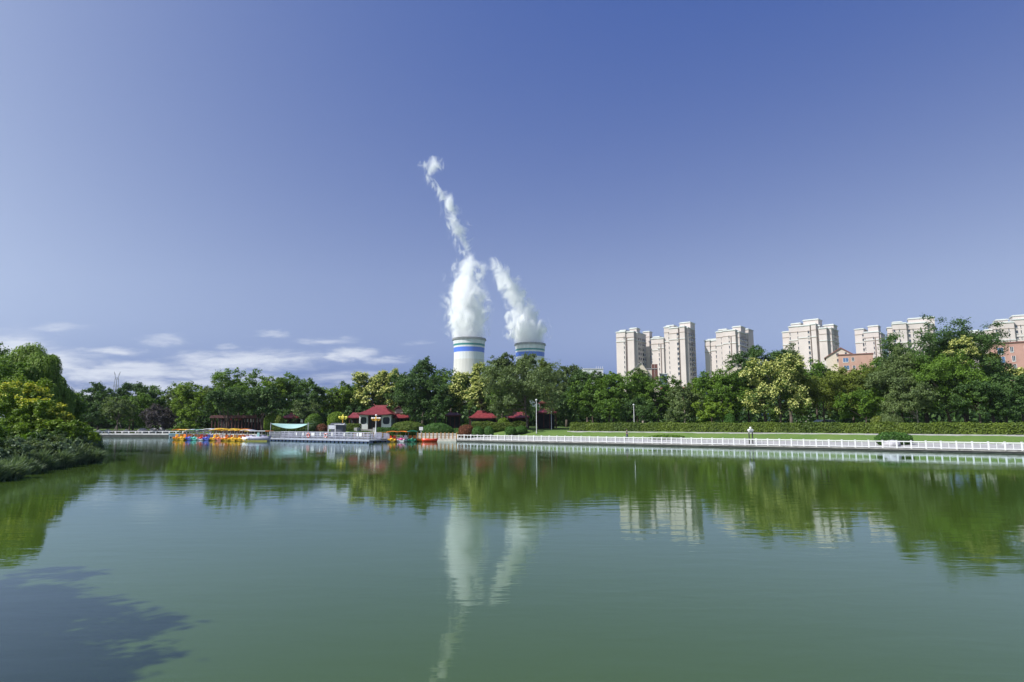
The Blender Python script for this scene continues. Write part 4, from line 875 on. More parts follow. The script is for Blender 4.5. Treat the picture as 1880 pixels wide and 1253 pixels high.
for i, (px, w_, h, lb) in enumerate([(181, 1.2, .8, 'boulder at the left end of the far quay'), (198, 1.4, .9, 'boulder left of the staked young tree'), (232, 1.3, .9, 'boulder right of the staked young tree'), (262, 2.2, 1.1, 'flat wide boulder left of the purple-grey tree'), (282, 1.8, 1.2, 'pale boulder below the purple-grey tree'), (296, 1.5, 1.3, 'tallest pale boulder near the cabin'), (307, 1.2, .8, 'small pale boulder next to the cabin')]): rock(px, 128, w_, h, lb)

# ------------------------------------------------------------------ far left quay
q0, q1 = Vector((-95.5, 126)), Vector((-62, 124)); q2 = Vector((-47, 113)); q3 = Vector((-40, 105)); q4 = Vector((-10.5, 104))
w = empty('quay_wall', (0, 0, 0), 0, 'pale topped dark stone quay wall along the far left shore', 'wall')
pts = [q1 + Vector((-33, 2)) , q1, q2, q3, q4, Vector((-8.4, 96.9))]
def off(pts, d):
    out = []
    for i, p in enumerate(pts):
        a = (pts[min(i + 1, len(pts) - 1)] - pts[max(i - 1, 0)]).normalized(); out.append(p + Vector((-a.y, a.x)) * d)
    return out
m = MB(); strip(m, off(pts[:3], -.05), off(pts[:3], .6), -1.5, .45); strip(m, off(pts[2:], -.1), off(pts[2:], .6), -1.5, .2); m.build('wall_face', DARKST, w)
m = MB(); strip(m, off(pts[:3], -.15), off(pts[:3], 1.3), .452, .78); m.build('coping', mat('pale_coping', (.45, .44, .42), .8, .2, .8), w)
m = MB(); strip(m, off(pts[2:5], -.16), off(pts[2:5], 1.3), .202, .42); m.build('lower_coping', STONE, w)
f_ = empty('quay_parapet', (q1.x, q1.y, .785), math.atan2(-2, 33) * -1 + math.pi - math.atan2(2, 33) * 2, 'low pale parapet of short posts and a beam along the far left quay', 'railing'); f_.rotation_euler = (0, 0, math.atan2(2, -33))
m = MB(); m.box(0, 33, -.55, -.4, .34, .46); m.build('beam', WHITE, f_); pm = MB(); pm.box(-.1, .1, -.58, -.37, 0, .337); po = pm.build('post', WHITE, f_)
for i in range(1, 23): o = po.copy(); COL.objects.link(o); o.parent = f_; o.location = (i * 1.45, 0, 0)
# stakes of the young tree
st = empty('tree_stakes', (xpx(217, 126.5, 1), 126, gz(xpx(217, 126.5, 1), 126.5)), 0, 'three wooden props around the young tree on the far quay', 'tree props')
for k in range(3):
    a = k * 2.1 + .4; MB().tube((math.cos(a) * 1.2, math.sin(a) * 1.2, 0), (math.cos(a) * .1, .4 + math.sin(a) * .1, 2.3), .05).build('stake', BARKP, st)

# cabin
Y = 123; x = xpx(326, Y, 2); c_ = empty('small_cabin', (x, Y, gz(x, Y)), R(14), 'small light blue and white cabin standing on the far quay', 'cabin'); s = Y / F; CB = mat('cabin_blue', (.42, .55, .60), .5)
W_ = 22 * s; Hc = 18 * s
m = MB(); m.box(-W_ / 2, W_ / 2, -.9, .9, 0, .75); m.build('lower_wall', WHITE, c_); m = MB(); m.box(-W_ / 2 + .02, W_ / 2 - .02, -.88, .88, .752, Hc); m.build('upper_wall', CB, c_)
m = MB(); m.box(-W_ / 2 - .12, W_ / 2 + .12, -1.05, 1.05, Hc + .003, Hc + .14); m.build('roof', mat('cabin_roof', (.25, .5, .6), .4), c_)
for k in (-1, 1):
    m = MB(); m.box(-.55 + k * .33 - .24, -.55 + k * .33 + .24, -.93, -.885, .85, 1.65); o = m.build('window', WHITE, c_); m = MB(); m.box(-.55 + k * .33 - .17, -.55 + k * .33 + .17, -.95, -.932, .92, 1.58); m.build('pane', GLASS, o)
m = MB(); m.box(.35, .85, -.93, -.885, .76, 1.75); m.build('door', mat('cabin_door', (.30, .36, .40), .5), c_)

# ------------------------------------------------------------------ Chinese pavilions
def hip_roof(ex, ey, rx, z0, z1, up=.25, n=8, thick=.12):
    m = MB(); ring = []
    for k in range(n + 1):
        t_ = k / n; hx = ex + (rx - ex) * t_; hy = ey * (1 - t_) + .04 * t_; z = z0 + (z1 - z0) * (t_ ** 1.3)
        pts = []; ns = 8
        for (ax, ay, bx, by) in ((-1, -1, 1, -1), (1, -1, 1, 1), (1, 1, -1, 1), (-1, 1, -1, -1)):
            for j in range(ns):
                f = j / ns; c = abs(2 * f - 1) ** 3; pts.append(((ax + (bx - ax) * f) * hx, (ay + (by - ay) * f) * hy, z + up * c * (1 - t_) ** 2))
        ring.append(pts)
    N_ = len(ring[0]); vs = [p for r_ in ring for p in r_]; fs = [(k * N_ + i, k * N_ + (i + 1) % N_, (k + 1) * N_ + (i + 1) % N_, (k + 1) * N_ + i) for k in range(n) for i in range(N_)]
    low = [(x, y, z - thick) for x, y, z in ring[0]]; o = len(vs); vs += low; fs += [(o + i, o + (i + 1) % N_, (i + 1) % N_, i) for i in range(N_)]; fs += [tuple(o + i for i in range(N_ - 1, -1, -1)), tuple(n * N_ + i for i in range(N_))]
    m.add(vs, fs, False); return m, ring
RM = bpy.data.materials.new('red_tile_roof'); RM.use_nodes = True; t = RM.node_tree; b = t.nodes['Principled BSDF']; b.inputs['Roughness'].default_value = .5
c = N(t, 'ShaderNodeTexCoord'); wv = N(t, 'ShaderNodeTexWave', inp={'Scale': 1.6, 'Distortion': .3, 'Detail': 1}); wv.bands_direction = 'X'; t.links.new(c.outputs['Object'], wv.inputs[0])
nzz = N(t, 'ShaderNodeTexNoise', inp={'Scale': 2.5, 'Detail': 5}); t.links.new(c.outputs['Object'], nzz.inputs[0])
t.links.new(rgbmix(t, mapr(t, nzz.outputs[0], .3, .7, 0, 1), rgbmix(t, mapr(t, wv.outputs[0], 0, .5, 0, 1), (.10, .010, .014), (.20, .022, .030)), (.25, .040, .045)), b.inputs['Base Color'])
bp = N(t, 'ShaderNodeBump', inp={'Strength': .7, 'Distance': .05}); t.links.new(wv.outputs[0], bp.inputs['Height']); t.links.new(bp.outputs[0], b.inputs['Normal'])
def rr_frame(m, x0, x1, z0, z1, hx0, hx1, hz0, hz1, y0, y1, rad=.3):
    """wall panel with one rounded opening"""
    n = 24; cx_, cz = (hx0 + hx1) / 2, (hz0 + hz1) / 2; inn = []; out = []
    for i in range(n):
        a = 2 * math.pi * i / n + math.pi / n; c_, s_ = math.cos(a), math.sin(a); p = 4.0
        k = (abs(c_) ** p + abs(s_) ** p) ** (-1 / p); inn.append((cx_ + (hx1 - hx0) / 2 * c_ * k, cz + (hz1 - hz0) / 2 * s_ * k))
        k2 = 1 / max(abs(c_), abs(s_)); xx = (x0 + x1) / 2 + (x1 - x0) / 2 * c_ * k2; zz = (z0 + z1) / 2 + (z1 - z0) / 2 * s_ * k2
        if abs(abs(c_) - abs(s_)) < .28: xx = x1 if c_ > 0 else x0; zz = z1 if s_ > 0 else z0
        out.append((xx, zz))
    vs = [(x, y, z) for y in (y0, y1) for L2 in (inn, out) for x, z in L2]; fs = []
    for i in range(n):
        j = (i + 1) % n; fs += [(i, j, n + j, n + i), (2 * n + i, 3 * n + i, 3 * n + j, 2 * n + j), (i, 2 * n + i, 2 * n + j, j), (n + i, n + j, 3 * n + j, 3 * n + i)]
    m.add(vs, fs)
Y = 118; s = Y / F; x = xpx(689, Y, 3); g0 = gz(x, Y); pv = empty('red_roofed_pavilion', (x, Y, g0), R(0), 'main garden pavilion with dark red hipped tile roof and white walls behind the dock', 'pavilion')
X = lambda px: (px - 689) * s
zt = zpy(762.5, Y) - g0; zr = zpy(743.6, Y) - g0; ze = zpy(761.5, Y) - g0
m = MB(); m.box(X(661), X(716.5), .45, 6.0, -.3, zt); m.build('wall', mat('shaded_wall_tint', (.30, .33, .38), .8), pv)  # blue-grey puts the side wall's shade into its colour
for a, b_ in ((659.5, 675.6), (700, 717.8)):
    m = MB(); rr_frame(m, X(a), X(b_), 0, zt - .02, X(a + 2.4), X(b_ - 2.6), zpy(779.3, Y) - g0, zpy(766.2, Y) - g0, 0, .25); o = m.build('front_panel', WHITE, pv)
    m = MB(); m.box(X(a) + .02, X(b_) - .02, .26, .4, .02, zt - .05); m.build('glazing', GLASS, o)
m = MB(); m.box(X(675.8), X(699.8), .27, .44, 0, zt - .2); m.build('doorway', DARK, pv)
m = MB()
for px_ in (677, 683, 688, 694, 698.5): m.box(X(px_) - .05, X(px_) + .05, .12, .26, 0, zt - .2)
m.build('door_post', REDDARK, pv)
m, ring = hip_roof(X(721) , 4.2, X(700.5), ze, zr - .25, .28); m.v = [(a - .1 if 0 else a, b_ + 3.1, c_) for a, b_, c_ in m.v]; ro = m.build('roof', RM, pv)
m = MB(); m.box(X(681), X(703), 3.0, 3.2, zr - .3, zr + .02); m.tube((X(681), 3.1, zr - .1), (X(678.6), 3.1, zr + .2), .12, .05); m.tube((X(703), 3.1, zr - .1), (X(705.4), 3.1, zr + .2), .12, .05)
m.build('ridge', mat('ridge_red', (.33, .08, .08), .6), ro)
m = MB(); m.prism_y([(X(717), ze + .3), (X(733), ze + .3), (X(731), ze + 1.0), (X(725), zr - .6), (X(719), ze + 1.0)], 3.5, 6.2); m.build('side_gable', mat('weathered_gable', (.35, .27, .25), .8), pv)
m = MB(); m.prism_y([(X(716), ze + .95), (X(725), zr - .3), (X(734), ze + .8), (X(734), ze + .95), (X(725), zr - .05), (X(716), ze + 1.1)], 3.1, 6.4); m.build('side_roof', REDDARK, pv)
for a, b_, top_, eave, base_, dy in ((634.5, 660.5, 757.5, 767, 777, 1.2), (718, 746, 757, 767, 777, 2.0)):
    wg = empty('pavilion_wing', (0, 0, 0)); wg.parent = pv
    m, ring = hip_roof((b_ - a) / 2 * s * 1.05, 1.9, (b_ - a) / 2 * s * .62, zpy(eave, Y) - g0, zpy(top_, Y) - g0, .15); cxx = X((a + b_) / 2); m.v = [(p[0] + cxx, p[1] + dy + 2, p[2]) for p in m.v]; o = m.build('wing_roof', RM, pv)
    m = MB(); [m.box(cxx + f - .09, cxx + f + .09, dy + .8, dy + 1.0, -.3, zpy(eave, Y) - g0) for f in (-1.15, -.4, .4, 1.1)]; m.build('wing_column', REDDARK, pv)
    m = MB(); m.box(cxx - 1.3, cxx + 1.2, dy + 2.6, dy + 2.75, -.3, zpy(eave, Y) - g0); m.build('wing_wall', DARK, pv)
    m = MB(); m.box(cxx - 1.25, cxx - .65, dy + .85, dy + .95, 0, .95); m.build('wing_panel', WHITE, pv)
    bpy.data.objects.remove(wg)
def small_pav(px0, px1, pyr, pye, Y, label, base=None, open_=True, ey=2.4, name='small_pavilion', cat='pavilion', white=()):
    s = Y / F; x = xpx((px0 + px1) / 2, Y, 3); g1 = gz(x, Y); root = empty(name, (x, Y, g1), 0, label, cat); hw = (px1 - px0) / 2 * s; ze, zr = zpy(pye, Y) - g1, zpy(pyr, Y) - g1
    m, r_ = hip_roof(hw, ey, hw * .45, ze, zr, .15); ro = m.build('roof', RM, root); m = MB(); m.box(-hw * .46, hw * .46, -.07, .07, zr - .03, zr + .12); m.build('ridge', mat('ridge_red', (.3, .08, .08)), ro)
    k = max(3, int(hw * 2 / 1.3)); m = MB(); pts = [(-hw * .9 + i * hw * 1.8 / k) for i in range(k + 1)]
    for p in pts:
        m2 = MB(); m2.box(p - .08, p + .08, -ey * .8 - .08, -ey * .8 + .08, -.3, ze - .02); m2.build('column', REDDARK, root)
    m.box(-hw * .9, hw * .9, -ey * .8 - .03, -ey * .8 + .03, ze - .32, ze - .14); m.build('beam', REDDARK, root)
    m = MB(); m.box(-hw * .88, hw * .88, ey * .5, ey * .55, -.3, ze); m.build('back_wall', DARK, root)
    for (a, b_, c_, d_) in white:
        m = MB(); m.box(-hw + a * s, -hw + b_ * s, -ey * .8 - .12, -ey * .8 - .085, zpy(d_, Y) - g1, zpy(c_, Y) - g1); m.build('panel', WHITE, root)
    return root
small_pav(521, 563, 759.5, 767.3, 122, 'small red-roofed lodge behind the sail canopy', white=[(1, 4, 769, 776), (37, 41, 769, 776)])
small_pav(862, 914, 755, 767.5, 116, 'low red-roofed pavilion with dark open front left of the leaning waterside tree')
small_pav(926, 972, 754, 767, 119, 'red-roofed pavilion half hidden behind the leaning waterside tree')
small_pav(985, 1021, 751, 758, 113, 'red roof showing beside the white lamp poles, lower of two tiers', ey=2.0)
small_pav(990, 1016, 734, 741, 117, 'upper small red roof above the white lamp poles', ey=1.8)
small_pav(818, 846, 756.5, 763, 125, 'far low red roof glimpsed under the trees right of the clipped domes', ey=2)
small_pav(474, 490, 757, 763, 124, 'dark red shelter end seen under the large dark tree', ey=2)
# long open hall under the trees
Y = 124; s = Y / F; x = xpx(430, Y, 2.5); g1 = gz(x, Y); hl = empty('open_hall', (x, Y, g1), 0, 'long shady open hall with white panels between columns behind the pedal boats', 'hall'); X = lambda px: (px - 430) * s
m = MB(); m.prism_y([(X(392), zpy(768, Y) - g1), (X(482), zpy(768, Y) - g1), (X(478), zpy(763, Y) - g1), (X(396), zpy(763, Y) - g1)], -2, 3); m.build('roof', mat('dark_hall_roof', (.10, .035, .035), .8), hl)
for k in range(15): m = MB(); p = X(396 + k * 6); m.box(p - .09, p + .09, -1.6, -1.4, 0, zpy(768.1, Y) - g1); m.build('column', REDDARK, hl)
for (a, b_) in ((446, 449), (451, 454.5), (456, 463), (468, 475), (477, 479)): m = MB(); m.box(X(a), X(b_), .6, .66, zpy(775.5, Y) - g1, zpy(769.3, Y) - g1); m.build('white_panel', WHITE, hl)
for (a, b_, cl) in ((428, 433, (.5, .5, .05)), (435, 440, (.5, .08, .06)), (420, 424, (.5, .03, .05))): m = MB(); m.box(X(a), X(b_), .4, .46, zpy(772, Y) - g1, zpy(769, Y) - g1); m.build('coloured_panel', mat('panel%d' % a, cl, .6), hl)
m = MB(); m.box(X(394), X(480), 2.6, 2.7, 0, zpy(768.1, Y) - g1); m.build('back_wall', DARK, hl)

# sail canopy
Y = 108; s = Y / F; x = xpx(537, Y, 2); g1 = gz(x, Y); sc_ = empty('sail_canopy', (x, Y, g1), 0, 'pale green shade sail sagging between poles behind the floating dock', 'canopy')
m = MB(); nu, nv = 17, 7; vs = []
for j in range(nv):
    for i in range(nu):
        u_ = i / (nu - 1) * 2 - 1; v_ = j / (nv - 1); sag = 1 - u_ * u_; zc = zpy(778.5 + 8.5 * sag * (1 - v_ * .55) - (1 - sag) * .5, Y) - g1
        vs.append((u_ * 33.5 * s, -1.5 + 3 * v_ + .5 * sag, zc + .35 * v_ * sag))
m.add(vs, [(j * nu + i, j * nu + i + 1, (j + 1) * nu + i + 1, (j + 1) * nu + i) for j in range(nv - 1) for i in range(nu - 1)], True); o = m.build('sail', mat('sail_green', (.36, .55, .50), .7, .08), sc_); md = o.modifiers.new('s', 'SOLIDIFY'); md.thickness = .03
for px_, top_, yy in ((503.5, 776, -1.5), (570.5, 776, -1.5), (537, 781, 1.5), (520, 783, 1.5), (556, 781, 1.5)): MB().tube(((px_ - 537) * s, yy, -1.2), ((px_ - 537) * s, yy, zpy(top_, Y) - g1), .05, .04).build('pole', STEEL, sc_)

# ------------------------------------------------------------------ floating dock
d0 = Vector((xpx(493, 101.5, 0), 101.5)); d1 = Vector((xpx(678, 89.4, 0), 89.4)); LD = (d1 - d0).length
dk = empty('floating_dock', (d0.x, d0.y, 0), math.atan2(d1.y - d0.y, d1.x - d0.x), 'long floating boarding dock on dark blue pontoons with grey railings', 'dock')
m = MB(); m.box(0, LD, 0, 2.6, .30, .42); m.build('deck', DECK, dk)
m = MB(); m.box(0, LD, -.05, 0, .22, .41); m.build('edge_beam', mat('edge_grey', (.30, .33, .40), .6), dk)
pt = MB(); pt.box(0, .62, .05, 1.0, -.35, .295); po = pt.build('pontoon', DKBLUE, dk, bevel=.04); npn = int(LD / .88)
for i in range(1, npn): o = po.copy(); COL.objects.link(o); o.parent = dk; o.location = (i * .88, 0, 0)
pt = MB(); pt.box(.63, .87, .3, 1.0, -.3, .24); po = pt.build('float_gap', mat('pale_float', (.25, .28, .38), .6), dk)
for i in range(1, npn): o = po.copy(); COL.objects.link(o); o.parent = dk; o.location = (i * .88, 0, 0)
def railing(parent, L, y, z, h=1.05, step=1.1, m_=STEEL, rails=(1.0, .66, .34), name='rail'):
    m = MB()
    for f in rails: m.tube((0, y, z + h * f), (L, y, z + h * f), .028, .028, 5)
    m.build(name, m_, parent); n = int(L / step); p0 = MB().tube((0, y, z), (0, y, z + h), .04, .04, 6).build('railing_post', m_, parent)
    for i in range(1, n + 1): o = p0.copy(); COL.objects.link(o); o.parent = parent; o.location = (i * L / n, 0, 0)
railing(dk, LD, .12, .42, 1.05, 1.25); railing(dk, LD, 2.45, .42, 1.05, .9); 
LILAC = mat('lilac_mesh', (.30, .30, .38), .7, .1)
m = MB(); 
for i in range(int(LD / .28)): m.box(i * .28, i * .28 + .09, 2.5, 2.53, .5, 1.3)
m.build('slatted_screen', LILAC, dk)
fw = dk.matrix_basis.copy(); fw = Matrix.Translation((d0.x, d0.y, 0)) @ Matrix.Rotation(dk.rotation_euler.z, 4, 'Z')
ang = dk.rotation_euler.z
def dpos(px):                                    # distance along the dock under image column px
    best = min(range(0, 400), key=lambda i: abs(940 + F * (d0 + (d1 - d0) * i / 400).x / ((d0 + (d1 - d0) * i / 400).y * .99) - px)); return LD * best / 400
def lifebuoy(px, label, cm):
    p = fw @ Vector((dpos(px), -.02, 1.0)); root = empty('lifebuoy', p, ang, label, 'lifebuoy', 'lifebuoys on the dock railing')
    MB().torus((0, 0, 0), .30, .09, 'y', 20, 8).build('ring', cm, root)
    for k in range(4):
        a = math.pi / 4 + k * math.pi / 2; m = MB(); m.tube((.20 * math.cos(a), -.0, .20 * math.sin(a)), (.40 * math.cos(a), 0, .40 * math.sin(a)), .105, .105, 8); m.build('band', WHITE if cm is not WHITE else mat('buoy_red', (.6, .05, .03), .5), root)
lifebuoy(567, 'red and white lifebuoy hanging on the dock railing', mat('buoy_red', (.6, .05, .03), .5)); lifebuoy(599, 'mostly white lifebuoy hanging on the dock railing, right of the red one', WHITE)
def plaque(px, w_, h, label, z=.95):
    p = fw @ Vector((dpos(px), .03, z)); root = empty('notice_board', p, ang, label, 'notice board', 'white notices on the dock railing')
    MB().box(-w_ / 2, w_ / 2, -.02, .02, 0, h).build('board', WHITE, root); MB().box(-w_ / 2 - .03, w_ / 2 + .03, .021, .04, -.03, h + .03).build('backing', STEEL, root)
for px, w_, h, lb in ((545, .26, .42, 'leftmost small upright white notice on the dock railing'), (557, .3, .4, 'small white notice left of the red lifebuoy'), (575, .75, .42, 'wide white notice right of the red lifebuoy'), (588, .22, .5, 'narrow white notice between wide notice and white lifebuoy'), (610, .24, .5, 'narrow white notice right of the white lifebuoy'), (632, .26, .45, 'white notice in the middle of the dock’s right half'), (656, .3, .45, 'white notice just left of the double-width one'), (662, .6, .5, 'double-width white notice near the right end of the dock')): plaque(px, w_, h, lb)
# dark landing stage between dock and right boats, with lilac screens
Y = 93; s = Y / F; x0 = xpx(678, Y, 0); x1 = xpx(712, Y, 0); ls = empty('landing_stage', (x0, Y, 0), 0, 'short dark landing stage with lilac screens right of the floating dock', 'landing stage')
MB().box(.2, x1 - x0, 0, 2.2, .22, .36).build('deck', mat('dark_deck', (.07, .07, .08), .7), ls); 
for k in range(4): MB().box(.3 + k * .75, .8 + k * .75, .1, 1.6, -.3, .215).build('pontoon', DKBLUE, ls)
for k in range(2): MB().box(.55 + k * 1.2, 1.5 + k * 1.2, 1.9, 1.94, .45, 1.35).build('screen', LILAC, ls)
railing(ls, x1 - x0 - .2, .1, .36, .9, .9)
# shore railing behind the dock
def shore_fence(pxa, pxb, Y, z, label, m_, step, h=.95, name='shore_railing', slat=.05):
    xa, xb = xpx(pxa, Y, 1), xpx(pxb, Y, 1); L = xb - xa; root = empty(name, (xa, Y, z), 0, label, 'railing')
    m = MB(); m.box(0, L, 0, .07, h * .86, h * .94); m.box(0, L, 0, .07, h * .15, h * .23); m.build('rail', m_, root)
    n = int(L / step); p0 = MB().box(-slat, slat, -.09, -.01, 0, h).build('picket', m_, root)
    for i in range(1, min(n, 98)): o = p0.copy(); COL.objects.link(o); o.parent = root; o.location = (i * L / n, 0, 0)
shore_fence(496, 640, 103.6, .42, 'grey upright-bar railing along the shore behind the dock', STEEL, .16 , slat=.035)
shore_fence(650, 716, 103.4, .6, 'ochre wooden picket fence in front of the pavilion', WOOD, .30, .8, 'picket_fence', .07)
box_hedge((xpx(500, 104.6, 1), 104.6), (xpx(592, 104.6, 1), 104.6), .9, .5, 1.25, 'hedge', 'strip of yellow-green planting behind the shore railing', name='planting_strip', size=.09, wavy=.1, cat='planting')
box_hedge((xpx(640, 104.4, 1), 104.4), (xpx(722, 104.4, 1), 104.4), .9, .6, 1.35, 'box', 'strip of dark planting behind the ochre picket fence', name='planting_strip', size=.09, wavy=.1, cat='planting')

# ticket kiosk with signboard
Y = 97.5; s = Y / F; x = xpx(615, Y, 2); kk = empty('ticket_kiosk', (x, Y, .40), 0, 'small dark dock kiosk with grey roof and a white signboard in front', 'kiosk'); X = lambda px: (px - 615) * s; zz = lambda py: zpy(py, Y) - .4
MB().box(X(605), X(628), .6, 2.2, 0, zz(781)).build('body', mat('kiosk_dark', (.10, .11, .13), .6), kk)
m = MB(); m.prism_y([(X(603), zz(781) + .003), (X(630), zz(781) + .003), (X(622), zz(777)), (X(607), zz(777))], .3, 2.5); m.build('roof', mat('kiosk_roof', (.15, .16, .18), .7), kk)
m = MB(); m.prism_y([(X(614), zz(780)), (X(632), zz(780.6)), (X(633), zz(776.5)), (X(630), zz(779)), (X(614), zz(779))], -.2, .28); m.build('awning', WHITE, kk)
MB().box(X(603.5), X(615.5), -.12, -.05, zz(788), zz(781.3)).build('signboard', mat('sign_white', (.66, .66, .68), .6), kk)
for px_ in (603.2, 615.8): MB().box(X(px_) - .07, X(px_) + .07, -.12, .02, -.05, zz(780.5)).build('frame_post', WHITE, kk)
for a in (606, 611, 619): m = MB(); m.box(X(a), X(a + 3.4), .55, .598, .3, 1.0); m.build('lower_panel', STEEL, kk)
# little platform carrying the kiosk
MB().box(X(601), X(640), -.3, 2.6, -.12, 0).build('platform', DECK, kk)
# low stone terrace steps in front of the pavilion
st_ = empty('entrance_steps', (xpx(668, 109, 1), 109.5, 1.1), 0, 'pale stone steps and low walls leading up to the pavilion', 'steps')
for k in range(4): MB().box(-1.2, 1.4, k * .45, k * .45 + .45, k * .17 - .6, .17 + k * .17).build('step', STONE, st_)
for q in (-1.9, 1.5): MB().box(q, q + .55, -.1, 1.9, -.6, .95).build('side_wall', mat('pale_coping', (.45, .44, .42)), st_)

# ------------------------------------------------------------------ globe lamps
GLOBE = mat('lamp_globe', (.85, .84, .78), .3, .03); GOLD = mat('gold_paint', (.75, .42, .05), .4, .1); YG = mat('yellow_globe', (.80, .72, .10), .35, .05)
def globe_lamp(px, Y, pytop, pybase, label, gl, arm, pole):
    x = xpx(px, Y, 2); zb = zpy(pybase, Y); H = zpy(pytop, Y) - zb; root = empty('globe_street_lamp', (x, Y, zb), 0, label, 'street lamp', 'many-globed ornamental lamps')
    m = MB(); m.lathe([(.22, -.6), (.22, .15), (.10, .3), (.075, H * .6), (.10, H * .62), (.06, H * .68), (.05, H - .25)], 12); m.build('pole', pole, root)
    MB().ball((0, 0, H - .12), .17, 12).build('top_globe', gl if arm is YG else GLOBE, root)
    for k in range(6):
        a = k * math.pi / 3; c_, s_ = math.cos(a), math.sin(a)
        m = MB(); m.path([(0, 0, H * .70), (c_ * .4, s_ * .4, H * .66), (c_ * .68, s_ * .68, H * .72)], [.05, .04, .04], 6); m.lathe([(.03, 0), (.12, .1), (.13, .16)], 8, (c_ * .68, s_ * .68, H * .72)); ao = m.build('arm', arm, root)
        MB().ball((c_ * .68, s_ * .68, H * .72 + .27), .15, 10).build('globe', gl, ao)
    MB().lathe([(.05, 0), (.22, .12), (.10, .3), (.2, .42), (.05, .6)], 10, (0, 0, H * .70)).build('crown_ornament', arm, root)
globe_lamp(690, 101, 761.5, 796, 'ornamental street lamp with white pole and gold arms in front of the pavilion', GLOBE, GOLD, WHITE)
globe_lamp(629, 107, 762, 786, 'all-yellow ornamental lamp with clustered globes left of the pavilion', YG, YG, GOLD)
def pole_lamp(px, Y, pytop, pybase, label):
    x = xpx(px, Y, 2); zb = gz(x, Y); H = zpy(pytop, Y) - zb; root = empty('lamp_pole', (x, Y, zb), 0, label, 'lamp', 'slim white lamp poles')
    MB().lathe([(.09, -.2), (.09, .3), (.05, .35), (.04, H - .3)], 10).build('pole', mat('pole_paint', (.5, .5, .5), .5), root); MB().lathe([(.05, H - .3), (.16, H - .22), (.17, H - .1), (.06, H)], 12).build('lamp_head', mat('lamp_head', (.6, .6, .6), .4), root)
pole_lamp(985, 99.5, 733, 800, 'taller slim white lamp pole by the leaning waterside tree'); pole_lamp(1012.5, 104, 750, 792, 'shorter slim white lamp pole right of the leaning waterside tree'); pole_lamp(1164.5, 103, 742, 776, 'thin grey lamp pole behind the hedge')

# garden lamp with box housing
Y = 74; x = xpx(1378, Y, 1.5); g1 = gz(x, Y); gl = empty('garden_lamp', (x, Y, g1), R(8), 'white garden lamp box with ball top on two dark legs on the lawn', 'garden lamp'); zz = lambda py: zpy(py, Y) - g1
for q in (-.20, .24): MB().box(q - .05, q + .05, -.05, .05, -.1, zz(794)).build('leg', mat('dark_leg', (.04, .045, .04), .6), gl)
m = MB(); m.prism_y([(-.30, zz(791)), (.34, zz(791)), (.22, zz(788)), (-.18, zz(788))], -.22, .22); m.build('hood', WHITE, gl); MB().box(-.22, .26, -.16, .16, zz(794), zz(791.05)).build('housing', mat('housing_grey', (.42, .42, .40), .5), gl); MB().ball((.02, 0, zz(786)), .13, 12).build('ball', GLOBE, gl)
# signboard in the garden
Y = 103.5; x = xpx(773, Y, 1.5); g1 = gz(x, Y); sb = empty('garden_sign', (x, Y, g1), 0, 'plain white rectangular sign among the clipped domes', 'sign'); zz = lambda py: zpy(py, Y) - g1
MB().box(-.32, .32, -.03, .03, zz(790.3), zz(784.3)).build('board', WHITE, sb); MB().tube((0, .05, -.2), (0, .05, zz(788)), .04).build('post', STEEL, sb)

# ------------------------------------------------------------------ wooden railed pier right of the boats
pa = Vector((xpx(766, 98.5, .5), 98.5)); pb = Vector((-8.9, 96.9)); L = (pb - pa).length; pr = empty('railed_pier', (pa.x, pa.y, .3), math.atan2(pb.y - pa.y, pb.x - pa.x), 'pale stone landing with ochre posts and white rails right of the red boats', 'pier')
MB().box(0, L, 0, 7, -1.6, .12).build('deck', mat('pale_deck', (.45, .42, .36), .8, .15), pr)
for k in range(11): MB().box(k * L / 10 - .08, k * L / 10 + .08, .15, .31, .122, 1.12).build('post', WOOD, pr)
for zq in (.4, .85): MB().box(0, L, .2, .26, zq, zq + .1).build('rail', mat('pale_rail', (.62, .56, .5), .7), pr)
for k in range(10):
    m = MB(); [m.box(k * L / 10 + f * L / 50 - .035, k * L / 10 + f * L / 50 + .035, .205, .255, .13, .86) for f in (1, 2, 3, 4)]; m.build('bar', mat('pale_rail', (.62, .56, .5)), pr)

# ------------------------------------------------------------------ boats
def nose(m, cx_, L, w_, h, z=.0, y0=0):               # pontoon along y with rounded up-turned bow at -y
    n = 10; rings = []
    for k in range(n + 1):
        f = k / n; y = y0 - L / 2 + L * f; e = math.sin(math.pi * min(1, max(.02, f * 1.02 + .0)) * .5) ** .45 if f < .5 else (1 if f < .85 else 1 - (f - .85) * 1.6)
        zc = z + .16 * (1 - f) ** 3; rings.append([(cx_ + w_ / 2 * e * math.cos(a), y, zc + h / 2 * e * math.sin(a)) for a in [2 * math.pi * j / 10 for j in range(10)]])
    vs = [p for r_ in rings for p in r_]; m.add(vs, [(k * 10 + i, (k + 1) * 10 + i, (k + 1) * 10 + (i + 1) % 10, k * 10 + (i + 1) % 10) for k in range(n) for i in range(10)] + [tuple(range(10)), tuple(n * 10 + i for i in range(9, -1, -1))], True)
def paint(n, c): return mat('boat_' + n, c, .3, .06, 2)
YEL = paint('yellow', (.80, .46, .02)); BLU = paint('blue', (.10, .14, .58)); TEA = paint('teal', (.12, .50, .42)); WHT = paint('white', (.8, .8, .8)); PNK = paint('pink', (.72, .25, .20)); ORG = paint('orange', (.78, .22, .02)); RED = paint('red', (.68, .05, .02)); GRN = paint('green', (.02, .22, .12)); LIL = paint('lilac', (.48, .46, .66)); MAG = paint('magenta', (.65, .06, .22)); CYW = paint('canopy_yellow', (.82, .50, .03)); CLL = paint('canopy_white', (.62, .64, .74))
